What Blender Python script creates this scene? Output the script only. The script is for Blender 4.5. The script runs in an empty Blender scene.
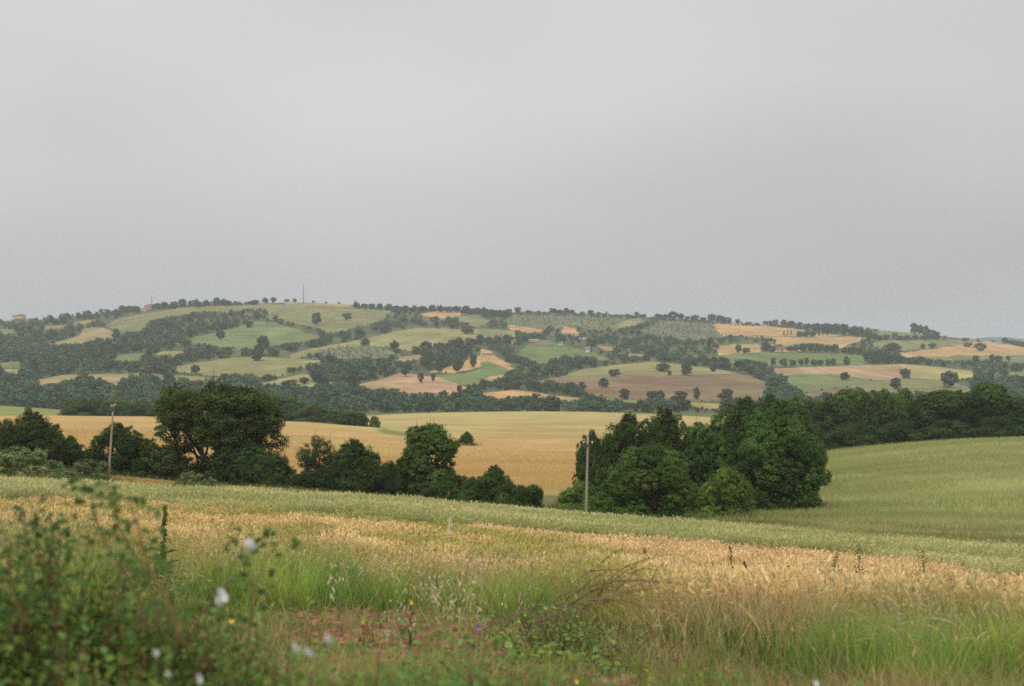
import bpy, math
import numpy as np
from math import radians, pi

# ------------------------------------------------------------------ camera, sky, sun, exposure
scene = bpy.context.scene
COL = scene.collection
F = 1422.0            # focal length in pixels of the 1024 wide frame
CX, CY = 512.0, 343.0
cam_d = bpy.data.cameras.new('camera'); cam = bpy.data.objects.new('camera', cam_d); COL.objects.link(cam)
cam_d.sensor_width = 36; cam_d.lens = 36*F/1024
cam.location = (0, 0, 0); cam.rotation_euler = (radians(90), 0, 0)
cam_d.clip_start = 0.1; cam_d.clip_end = 40000
cam_d.dof.use_dof = True; cam_d.dof.focus_distance = 90; cam_d.dof.aperture_fstop = 3.0
scene.camera = cam

SUN_EL, SUN_AZ = 55.0, 200.0      # a veiled high sun, behind the camera to its left
world = bpy.data.worlds.new('World'); scene.world = world; world.use_nodes = True
nt = world.node_tree; nt.nodes.clear()
wo = nt.nodes.new('ShaderNodeOutputWorld'); bg = nt.nodes.new('ShaderNodeBackground')
sky = nt.nodes.new('ShaderNodeTexSky'); sky.sky_type = 'NISHITA'; sky.sun_disc = False
sky.sun_elevation = radians(SUN_EL); sky.sun_rotation = radians(SUN_AZ)
tc = nt.nodes.new('ShaderNodeTexCoord'); sep = nt.nodes.new('ShaderNodeSeparateXYZ')
nt.links.new(tc.outputs['Generated'], sep.inputs[0])
mz = nt.nodes.new('ShaderNodeMapRange'); mz.inputs['From Min'].default_value = -0.02; mz.inputs['From Max'].default_value = 1.0
mz.interpolation_type = 'LINEAR'
nt.links.new(sep.outputs['Z'], mz.inputs['Value'])
rmp = nt.nodes.new('ShaderNodeValToRGB'); cr = rmp.color_ramp      # overcast: dull at the horizon, brighter overhead
cr.elements[0].position = 0.0; cr.elements[0].color = (0.470, 0.471, 0.474, 1)
cr.elements[1].position = 1.0; cr.elements[1].color = (1.06, 1.05, 1.04, 1)
for p, c in ((0.06, (0.508, 0.509, 0.511, 1)), (0.12, (0.556, 0.556, 0.557, 1)), (0.19, (0.60, 0.60, 0.598, 1)), (0.27, (0.625, 0.622, 0.618, 1)), (0.5, (0.80, 0.795, 0.79, 1))):
    e = cr.elements.new(p); e.color = c
nt.links.new(mz.outputs[0], rmp.inputs[0])
nz = nt.nodes.new('ShaderNodeTexNoise'); nz.inputs['Scale'].default_value = 2.6; nz.inputs['Detail'].default_value = 3; nz.inputs['Roughness'].default_value = 0.4
mp = nt.nodes.new('ShaderNodeMapping'); mp.inputs['Scale'].default_value = (1, 1, 2.6); mp.inputs['Location'].default_value = (3.1, 0.7, 1.3)
nt.links.new(tc.outputs['Generated'], mp.inputs[0]); nt.links.new(mp.outputs[0], nz.inputs['Vector'])
mn = nt.nodes.new('ShaderNodeMapRange'); mn.inputs['From Min'].default_value = 0.3; mn.inputs['From Max'].default_value = 0.7
mn.inputs['To Min'].default_value = 9.95; mn.inputs['To Max'].default_value = 11.85
nt.links.new(nz.outputs['Fac'], mn.inputs['Value'])
# the cloud layer is heavier towards the east (+X)
mx = nt.nodes.new('ShaderNodeMapRange'); mx.inputs['From Min'].default_value = -0.4; mx.inputs['From Max'].default_value = 0.4
mx.inputs['To Min'].default_value = 1.045; mx.inputs['To Max'].default_value = 0.90
nt.links.new(sep.outputs['X'], mx.inputs['Value'])
mm = nt.nodes.new('ShaderNodeMath'); mm.operation = 'MULTIPLY'
nt.links.new(mn.outputs[0], mm.inputs[0]); nt.links.new(mx.outputs[0], mm.inputs[1])
vm = nt.nodes.new('ShaderNodeVectorMath'); vm.operation = 'SCALE'
nt.links.new(rmp.outputs[0], vm.inputs[0]); nt.links.new(mm.outputs[0], vm.inputs['Scale'])
mix = nt.nodes.new('ShaderNodeMix'); mix.data_type = 'RGBA'; mix.inputs['Factor'].default_value = 0.97
nt.links.new(sky.outputs[0], mix.inputs['A']); nt.links.new(vm.outputs[0], mix.inputs['B'])
nt.links.new(mix.outputs['Result'], bg.inputs['Color']); bg.inputs['Strength'].default_value = 0.1
nt.links.new(bg.outputs[0], wo.inputs['Surface'])

sun_d = bpy.data.lights.new('sun', 'SUN'); sun_d.energy = 1.4; sun_d.angle = radians(25); sun_d.color = (1, 0.96, 0.9)
sun = bpy.data.objects.new('sun', sun_d); COL.objects.link(sun); sun.rotation_euler = (radians(90-SUN_EL), 0, radians(180-SUN_AZ))
scene.view_settings.view_transform = 'Standard'; scene.view_settings.look = 'None'
scene.view_settings.exposure = 0.0; scene.view_settings.gamma = 1.0
scene.render.engine = 'CYCLES'
cy = scene.cycles; cy.use_denoising = False; cy.max_bounces = 6; cy.diffuse_bounces = 3; cy.transmission_bounces = 4
cy.volume_bounces = 1; cy.pixel_filter_type = 'BLACKMAN_HARRIS'; cy.filter_width = 1.65; cy.glossy_bounces = 1; cy.transparent_max_bounces = 8; cy.use_adaptive_sampling = False

# ------------------------------------------------------------------ helpers
rng = np.random.default_rng(7)

def hash2(i, j, seed):
    n = (i.astype(np.int64)*374761393 + j.astype(np.int64)*668265263 + seed*1442695041) & 0xffffffff
    n = ((n ^ (n >> 13))*1274126177) & 0xffffffff
    return ((n ^ (n >> 16)) & 0xffff)/65535.0
def vnoise(x, y, s=0):
    x = np.asarray(x, float); y = np.asarray(y, float)
    i = np.floor(x); j = np.floor(y); u = x-i; v = y-j; u = u*u*(3-2*u); v = v*v*(3-2*v)
    return ((hash2(i, j, s)*(1-u)+hash2(i+1, j, s)*u)*(1-v)+(hash2(i, j+1, s)*(1-u)+hash2(i+1, j+1, s)*u)*v)
def fbm(x, y, s=0, o=3):
    t = 0; a = 0.5; n = 0
    for k in range(o):
        t = t+a*vnoise(x*2**k, y*2**k, s+k*17); n += a; a *= 0.5
    return t/n
def smooth(x, a, b):
    t = np.clip((x-a)/(b-a), 0, 1); return t*t*(3-2*t)

def new_mat(name, rough=0.9, spec=0.03, attr=True, color=(.5, .5, .5), var=0.0, scale=1.0, trans=0.0, stretch=(1, 1, 1), rnd=0.0, bump=0.0, fine=None):
    m = bpy.data.materials.new(name); m.use_nodes = True; n = m.node_tree; n.nodes.clear()
    out = n.nodes.new('ShaderNodeOutputMaterial'); b = n.nodes.new('ShaderNodeBsdfPrincipled')
    b.inputs['Roughness'].default_value = rough; b.inputs['Specular IOR Level'].default_value = spec
    if attr:
        a = n.nodes.new('ShaderNodeAttribute'); a.attribute_name = 'Col'; c = a.outputs['Color']
    else:
        a = n.nodes.new('ShaderNodeRGB'); a.outputs[0].default_value = (*color, 1); c = a.outputs[0]
    def scaled(c, fac):
        v = n.nodes.new('ShaderNodeVectorMath'); v.operation = 'SCALE'; n.links.new(c, v.inputs[0]); n.links.new(fac, v.inputs['Scale']); return v.outputs[0]
    def noise_fac(scale, var, stretch, detail=5):
        t = n.nodes.new('ShaderNodeTexCoord'); mpp = n.nodes.new('ShaderNodeMapping'); mpp.inputs['Scale'].default_value = stretch
        z = n.nodes.new('ShaderNodeTexNoise'); z.inputs['Scale'].default_value = scale; z.inputs['Detail'].default_value = detail; z.inputs['Roughness'].default_value = 0.6
        n.links.new(t.outputs['Object'], mpp.inputs[0]); n.links.new(mpp.outputs[0], z.inputs['Vector'])
        r = n.nodes.new('ShaderNodeMapRange'); r.inputs['From Min'].default_value = 0.3; r.inputs['From Max'].default_value = 0.7
        r.inputs['To Min'].default_value = 1-var; r.inputs['To Max'].default_value = 1+var
        r.clamp = False
        n.links.new(z.outputs['Fac'], r.inputs['Value']); return r.outputs[0], z
    if var:
        f_, z = noise_fac(scale, var, stretch); c = scaled(c, f_)
        if bump:
            bm = n.nodes.new('ShaderNodeBump'); bm.inputs['Strength'].default_value = bump; n.links.new(z.outputs['Fac'], bm.inputs['Height']); n.links.new(bm.outputs[0], b.inputs['Normal'])
    if fine:
        for (s2, v2, st2) in fine:
            f_, _z = noise_fac(s2, v2, st2); c = scaled(c, f_)
    if rnd:
        oi = n.nodes.new('ShaderNodeObjectInfo'); r = n.nodes.new('ShaderNodeMapRange')
        r.inputs['To Min'].default_value = 1-rnd; r.inputs['To Max'].default_value = 1+rnd
        n.links.new(oi.outputs['Random'], r.inputs['Value']); c = scaled(c, r.outputs[0])
        hs = n.nodes.new('ShaderNodeHueSaturation'); r2 = n.nodes.new('ShaderNodeMapRange'); mu = n.nodes.new('ShaderNodeMath'); mu.operation = 'MULTIPLY'; mu.inputs[1].default_value = 7.31
        fr = n.nodes.new('ShaderNodeMath'); fr.operation = 'FRACT'
        n.links.new(oi.outputs['Random'], mu.inputs[0]); n.links.new(mu.outputs[0], fr.inputs[0]); n.links.new(fr.outputs[0], r2.inputs['Value'])
        r2.inputs['To Min'].default_value = 0.485; r2.inputs['To Max'].default_value = 0.51
        n.links.new(r2.outputs[0], hs.inputs['Hue']); n.links.new(c, hs.inputs['Color']); c = hs.outputs[0]
    n.links.new(c, b.inputs['Base Color'])
    if trans:
        tr = n.nodes.new('ShaderNodeBsdfTranslucent'); n.links.new(c, tr.inputs['Color'])
        ms = n.nodes.new('ShaderNodeMixShader'); ms.inputs[0].default_value = trans
        n.links.new(b.outputs[0], ms.inputs[1]); n.links.new(tr.outputs[0], ms.inputs[2]); n.links.new(ms.outputs[0], out.inputs['Surface'])
    else:
        n.links.new(b.outputs[0], out.inputs['Surface'])
    return m

def mesh_np(name, V, Fc, mat=None, C=None, smoothf=False, mats=None, midx=None):
    """V (n,3), Fc (m,k) faces of one size, C (n,3) colours per vertex"""
    V = np.ascontiguousarray(V, np.float32); Fc = np.ascontiguousarray(Fc, np.int32); k = Fc.shape[1]
    me = bpy.data.meshes.new(name)
    me.vertices.add(len(V)); me.vertices.foreach_set('co', V.ravel())
    me.loops.add(Fc.size); me.loops.foreach_set('vertex_index', Fc.ravel())
    me.polygons.add(len(Fc)); me.polygons.foreach_set('loop_start', np.arange(0, Fc.size, k, dtype=np.int32))
    try: me.polygons.foreach_set('loop_total', np.full(len(Fc), k, np.int32))
    except Exception: pass
    if C is not None:
        at = me.color_attributes.new('Col', 'FLOAT_COLOR', 'POINT')
        cc = np.ones((len(V), 4), np.float32); cc[:, :3] = np.clip(C, 0, 1); at.data.foreach_set('color', cc.ravel())
    for m in (mats or ([mat] if mat else [])): me.materials.append(m)
    if midx is not None: me.polygons.foreach_set('material_index', np.ascontiguousarray(midx, np.int32))
    if smoothf: me.polygons.foreach_set('use_smooth', np.ones(len(Fc), bool))
    me.update(calc_edges=True)
    return me
def link(name, me, parent=None, loc=None, **props):
    o = bpy.data.objects.new(name, me); COL.objects.link(o)
    if parent is not None: o.parent = parent
    if loc is not None: o.location = loc
    for k, v in props.items(): o[k] = v
    return o
def thing(name, label, cat, loc, group=None, rz=0.0, me=None):
    o = bpy.data.objects.new(name, me); COL.objects.link(o); o.location = loc; o.rotation_euler = (0, 0, rz)
    o['label'] = label; o['category'] = cat
    if group: o['group'] = group
    return o

class Geo:
    """quads collected into one mesh"""
    def __init__(s): s.V = []; s.F = []; s.C = []; s.n = 0; s.M = []
    def add(s, V, Fq, C=None, m=0):
        V = np.asarray(V, float).reshape(-1, 3); Fq = np.asarray(Fq, int).reshape(-1, 4)
        s.V.append(V); s.F.append(Fq+s.n); s.n += len(V); s.M.append(np.full(len(Fq), m))
        C = np.asarray((.5, .5, .5) if C is None else C, float)
        s.C.append(np.broadcast_to(C, (len(V), 3)))
    def tube(s, P, R, C=None, k=6, m=0):
        P = np.asarray(P, float); R = np.broadcast_to(np.asarray(R, float), (len(P),))
        T = np.gradient(P, axis=0); T /= np.linalg.norm(T, axis=1)[:, None]+1e-9
        up = np.array([0, 0, 1.0]) if abs(T[0, 2]) < .9 else np.array([1.0, 0, 0])
        A = np.cross(T, up); A /= np.linalg.norm(A, axis=1)[:, None]+1e-9; B = np.cross(T, A)
        a = np.arange(k)*2*pi/k
        V = P[:, None]+R[:, None, None]*(A[:, None]*np.cos(a)[None, :, None]+B[:, None]*np.sin(a)[None, :, None])
        n = len(P); i = np.arange(n-1)[:, None]*k; j = np.arange(k)[None]; j2 = (j+1) % k
        Fq = np.stack([i+j, i+j2, i+k+j2, i+k+j], -1).reshape(-1, 4)
        V = V.reshape(-1, 3)
        if k % 2 == 0 and k == 4: Fq = np.vstack([Fq, [[0, 3, 2, 1]], [[(n-1)*k+q for q in (0, 1, 2, 3)]]])
        else:
            V = np.vstack([V, P[:1], P[-1:]]); c0 = n*k; c1 = c0+1
            caps = [[c0, (q+2) % k, (q+1) % k, q] for q in range(0, k, 2)]+[[c1, (n-1)*k+q, (n-1)*k+(q+1) % k, (n-1)*k+(q+2) % k] for q in range(0, k, 2)]
            Fq = np.vstack([Fq, caps])
        s.add(V, Fq, C, m)
    def box(s, c, h, C=None, m=0, rz=0.0):
        q = np.array([[x, y, z] for z in (-1, 1) for y in (-1, 1) for x in (-1, 1)], float)*np.asarray(h, float)
        cs, sn = math.cos(rz), math.sin(rz); q = np.stack([q[:, 0]*cs-q[:, 1]*sn, q[:, 0]*sn+q[:, 1]*cs, q[:, 2]], 1)
        s.add(q+np.asarray(c, float), [[0, 2, 3, 1], [4, 5, 7, 6], [0, 1, 5, 4], [2, 6, 7, 3], [0, 4, 6, 2], [1, 3, 7, 5]], C, m)
    def strip(s, P, Wd, S, C, m=0):
        """P (n,k,3) centre lines, Wd (n,k) half widths, S (n,3) or (n,k,3) side vectors, C (n,k,3)"""
        n, k = P.shape[:2]
        if S.ndim == 2: S = S[:, None]
        V = np.stack([P-S*Wd[..., None], P+S*Wd[..., None]], 2).reshape(-1, 3)
        i = (np.arange(n)*k*2)[:, None]+np.arange(k-1)[None]*2
        Fq = np.stack([i, i+1, i+3, i+2], -1).reshape(-1, 4)
        Cc = np.repeat(C.reshape(-1, 3), 2, axis=0)
        s.V.append(V); s.F.append(Fq+s.n); s.n += len(V); s.C.append(Cc); s.M.append(np.full(len(Fq), m))
    def leaves(s, P, N, L, W, C, cup=0.25, m=0, droop=None):
        """one folded leaf of two quads at each P, facing N"""
        n = len(P); N = N/(np.linalg.norm(N, axis=1)[:, None]+1e-9)
        R = rng.normal(size=(n, 3)) if droop is None else droop+0.35*rng.normal(size=(n, 3))
        A = R-N*(R*N).sum(1)[:, None]; A /= np.linalg.norm(A, axis=1)[:, None]+1e-9; B = np.cross(N, A)
        L = np.broadcast_to(L, (n,))[:, None]; W = np.broadcast_to(W, (n,))[:, None]
        v = [P-A*L*.5, P+A*L*.5, P-A*L*.1+B*W*.5+N*W*cup, P+A*L*.22+B*W*.38+N*W*cup, P-A*L*.1-B*W*.5+N*W*cup, P+A*L*.22-B*W*.38+N*W*cup]
        V = np.stack(v, 1).reshape(-1, 3); i = np.arange(n)*6
        Fq = np.concatenate([np.stack([i, i+2, i+3, i+1], 1), np.stack([i, i+1, i+5, i+4], 1)])
        s.V.append(V); s.F.append(Fq+s.n); s.n += len(V); s.C.append(np.repeat(C, 6, axis=0)); s.M.append(np.full(len(Fq), m))
    def cards(s, P, N, L, W, C, m=0):
        """one pointed four-cornered leaf at each P"""
        n = len(P); N = N/(np.linalg.norm(N, axis=1)[:, None]+1e-9)
        R = rng.normal(size=(n, 3)); A = R-N*(R*N).sum(1)[:, None]; A /= np.linalg.norm(A, axis=1)[:, None]+1e-9; B = np.cross(N, A)
        L = np.broadcast_to(L, (n,))[:, None]; W = np.broadcast_to(W, (n,))[:, None]
        V = np.stack([P-A*L*.5, P+B*W*.5+A*L*.05, P+A*L*.5, P-B*W*.5+A*L*.05], 1).reshape(-1, 3); i = np.arange(n)*4
        Fq = np.stack([i, i+1, i+2, i+3], 1)
        s.V.append(V); s.F.append(Fq+s.n); s.n += len(V); s.C.append(np.repeat(C, 4, axis=0)); s.M.append(np.full(len(Fq), m))
    def mesh(s, name, mats, smoothf=False):
        return mesh_np(name, np.vstack(s.V), np.vstack(s.F), None, np.vstack(s.C), smoothf, mats=mats, midx=np.concatenate(s.M) if len(mats) > 1 else None)

# ------------------------------------------------------------------ the lie of the land: rows seen from the road, by column and distance
SKY_R = [(-700, 330), (-100, 324), (0, 321), (50, 319), (100, 313), (150, 308), (200, 303.5), (260, 303), (300, 302), (350, 304.5), (400, 308), (450, 309.5), (500, 312), (560, 314),
         (600, 315), (650, 318), (700, 321), (745, 324), (800, 325.5), (860, 329), (905, 332), (930, 335), (960, 338), (1024, 346), (1100, 350), (1700, 352)]
TAB = {
 -300: [(8,712),(14,615),(20,580),(30,545),(45,520),(60,508),(85,495),(120,483),(145,476),(165,460),(190,457),(230,450),(350,430),(520,416),(600,416),(700,408),(800,402),(900,412),(1000,412)],
 0: [(8,710),(14,625),(20,592),(30,557),(45,530),(60,515),(85,501),(120,489),(145,482),(165,468),(190,466),(230,457),(350,432),(520,415),(600,417),(700,408),(800,402),(900,412),(1000,412)],
 100: [(8,710),(14,630),(20,598),(30,565),(45,537),(60,522),(85,507),(120,493),(145,486),(160,475),(190,476),(230,464),(350,434),(520,415),(600,420),(800,414),(1000,412)],
 200: [(8,710),(14,635),(20,604),(30,572),(45,543),(60,527),(85,511),(120,497),(140,490),(155,485),(185,488),(230,470),(350,437),(500,417),(620,421),(800,416),(1000,412)],
 300: [(8,711),(14,640),(20,610),(30,579),(45,549),(60,532),(85,516),(120,502),(135,497),(150,491),(180,493),(230,478),(350,443),(480,421),(620,424),(800,418),(1000,412)],
 400: [(8,712),(14,643),(20,615),(30,586),(45,556),(60,539),(85,522),(120,509),(135,503),(150,499),(180,504),(230,487),(300,466),(380,446),(450,435),(600,418),(700,412),(800,414),(1000,412)],
 500: [(8,714),(14,648),(20,621),(30,594),(45,562),(60,546),(85,529),(120,518),(130,515),(145,512),(175,509),(230,490),(300,469),(400,446),(550,424),(700,410.5),(800,414),(1000,412)],
 585: [(8,716),(14,652),(20,625),(30,599),(50,563),(85,540),(120,526),(145,524),(175,508),(210,494),(300,468),(400,446),(550,424),(700,409.5),(800,414),(1000,412)],
 760: [(8,720),(14,662),(20,640),(30,615),(45,588),(60,568),(85,546),(100,539),(120,535),(150,516),(180,500),(240,476),(300,463),(400,440),(700,420),(800,416),(1000,412)],
 860: [(8,723),(14,666),(20,647),(30,621),(40,602),(60,577),(85,554),(95,549),(112,543),(135,525),(170,498),(220,470),(270,453),(300,447),(340,450),(500,430),(800,418),(1000,412)],
 1024: [(8,728),(14,672),(20,655),(30,630),(40,611),(60,585),(85,565),(95,557),(110,549),(140,521),(180,482),(230,450),(265,438),(300,440),(500,430),(800,418),(1000,412)],
 1300: [(8,735),(14,690),(20,670),(30,645),(40,628),(60,600),(85,578),(110,560),(140,530),(180,488),(230,452),(265,436),(300,440),(500,430),(800,418),(1000,412)],
}
LR0, LR1, NLR = math.log(0.4), math.log(12000), 2000
LRG = np.linspace(LR0, LR1, NLR)
UC = np.arange(-700, 1701, 5.0)
def gsm(a, sig, axis):
    k = int(max(1, 3*sig)); w = np.exp(-0.5*(np.arange(-k, k+1)/sig)**2); w /= w.sum()
    pad = [(0, 0), (0, 0)]; pad[axis] = (k, k); b = np.pad(a, pad, mode='edge')
    return np.apply_along_axis(lambda v: np.convolve(v, w, mode='valid'), axis, b)
def build_table():
    keys = sorted(TAB); R = np.array([np.interp(LRG, [math.log(d) for d, _ in TAB[k]], [r for _, r in TAB[k]]) for k in keys])
    T = np.array([[0.0]]); out = np.empty((len(UC), NLR))
    for j in range(NLR): out[:, j] = np.interp(UC, keys, R[:, j])
    out = gsm(out, 10, 0)
    skyr = np.interp(UC, [c for c, _ in SKY_R], [r for _, r in SKY_R])
    skyr = gsm(skyr[:, None], 2, 0)[:, 0]
    d = np.exp(LRG)
    DS = np.interp(UC, [0, 600, 1000], [2400, 2500, 2700])      # distance of the skyline
    t = np.log(d[None]/1000)/np.log(DS[:, None]/1000)
    far = 412+(skyr[:, None]-412)*np.clip(t, 0, 1)**0.92
    out = np.where(d[None] > 1000, far, out)
    sm = gsm(out, 6, 1); w = smooth(d, 10, 40)*(1-smooth(d, 1800, 2200)); out = out*(1-w)+sm*w
    z = -(out-CY)*d[None]/F
    zc = -(skyr-CY)*DS/F                                        # beyond the skyline the land falls away, then a faint far ridge
    beyond = d[None] > DS[:, None]
    u = smooth(d[None], DS[:, None], DS[:, None]+1400)
    zz = zc[:, None]*(1-u)+(-75)*u
    ridge = (18+10*np.sin(UC/37.0)+6*np.sin(UC/13.0))[:, None]*smooth(d[None], 5600, 7200)+0
    zz = zz+(75+ridge*0.9)*smooth(d[None], 5200, 7200)*(1-smooth(d[None], 7400, 10500))
    z = np.where(beyond, zz, z)
    z8 = -(np.interp(UC, keys, [dict(TAB[k])[8] for k in keys])-CY)*8/F
    nearw = smooth(d, 2.0, 8.0)[None]
    zn = (-1.62)*(1-nearw)+z8[:, None]*nearw
    z = np.where(d[None] < 8, zn, z)
    return z
ZT = build_table()
def theta_of(col): return np.arctan((np.asarray(col, float)-CX)/F)
def gz_tr(theta, r):
    """height of the ground at azimuth theta (from +Y towards +X) and range r"""
    th = np.clip(np.asarray(theta, float), -0.69, 0.69); col = CX+F*np.tan(th)
    r = np.maximum(np.asarray(r, float), 0.41); y = r*np.cos(th)
    fi = np.clip((col-UC[0])/5.0, 0, len(UC)-1.001); fj = np.clip((np.log(y)-LR0)/(LR1-LR0)*(NLR-1), 0, NLR-1.001)
    i = fi.astype(int); j = fj.astype(int); a = fi-i; b = fj-j
    z = (ZT[i, j]*(1-a)+ZT[i+1, j]*a)*(1-b)+(ZT[i, j+1]*(1-a)+ZT[i+1, j+1]*a)*b
    x = r*np.sin(theta); yy = r*np.cos(theta)
    z = z+0.10*(fbm(x*0.5, yy*0.5, 5)-0.5)*np.clip(r/10, 0, 1)*(r < 400)+0.9*(fbm(x*0.03, yy*0.03, 9)-0.5)*smooth(r, 60, 300)*(1-smooth(r, 500, 900))
    z = z+9.0*(fbm(x/260, yy/260, 3)-0.5)*smooth(r, 1050, 1400)*(1-smooth(r, 1900, 2250))
    return z
def gz(x, y): return gz_tr(np.arctan2(x, y), np.hypot(x, y))
def xy(col, d): return (np.asarray(col, float)-CX)/F*d, d       # depth d along +Y
def far_d(col, row, lo=950.0, hi=2750.0):
    """first distance at which the far slope reaches this row"""
    ds = np.exp(np.linspace(math.log(lo), math.log(hi), 900))
    x = (col-CX)/F*ds; rr = CY-F*gz(x, ds)/ds
    k = np.nonzero(rr <= row)[0]
    return float(ds[k[0]]) if len(k) else float(ds[np.argmin(rr)])

# ------------------------------------------------------------------ fields of the far slope (outlines on the hill) and their crops
def t1(p): return [(x/3.938, 280+y/3.938) for x, y in p]
def t2(p): return [(250+x/3.938, 280+y/3.938) for x, y in p]
def t3(p): return [(500+x/3.938, 280+y/3.938) for x, y in p]
def t4(p): return [(750+x/3.737, 300+y/3.737) for x, y in p]
def zm(ox, oy, s): return lambda p: [(ox+x/s, oy+y/s) for x, y in p]
a1 = zm(0, 295, 7.877); a2 = zm(480, 300, 6.4); a3 = zm(720, 310, 7.314); a4 = zm(880, 320, 7.11)
PALE = (.28, .26, .11); TAN = (.33, .255, .125); GREEN = (.165, .205, .08); OLIV = (.205, .205, .09); BRIGHT = (.13, .195, .065)
ORANGE = (.50, .31, .14); PINK = (.41, .265, .155); BROWN = (.21, .14, .085); GROVE = (.17, .185, .10); GOLD = (.42, .34, .13)
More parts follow.
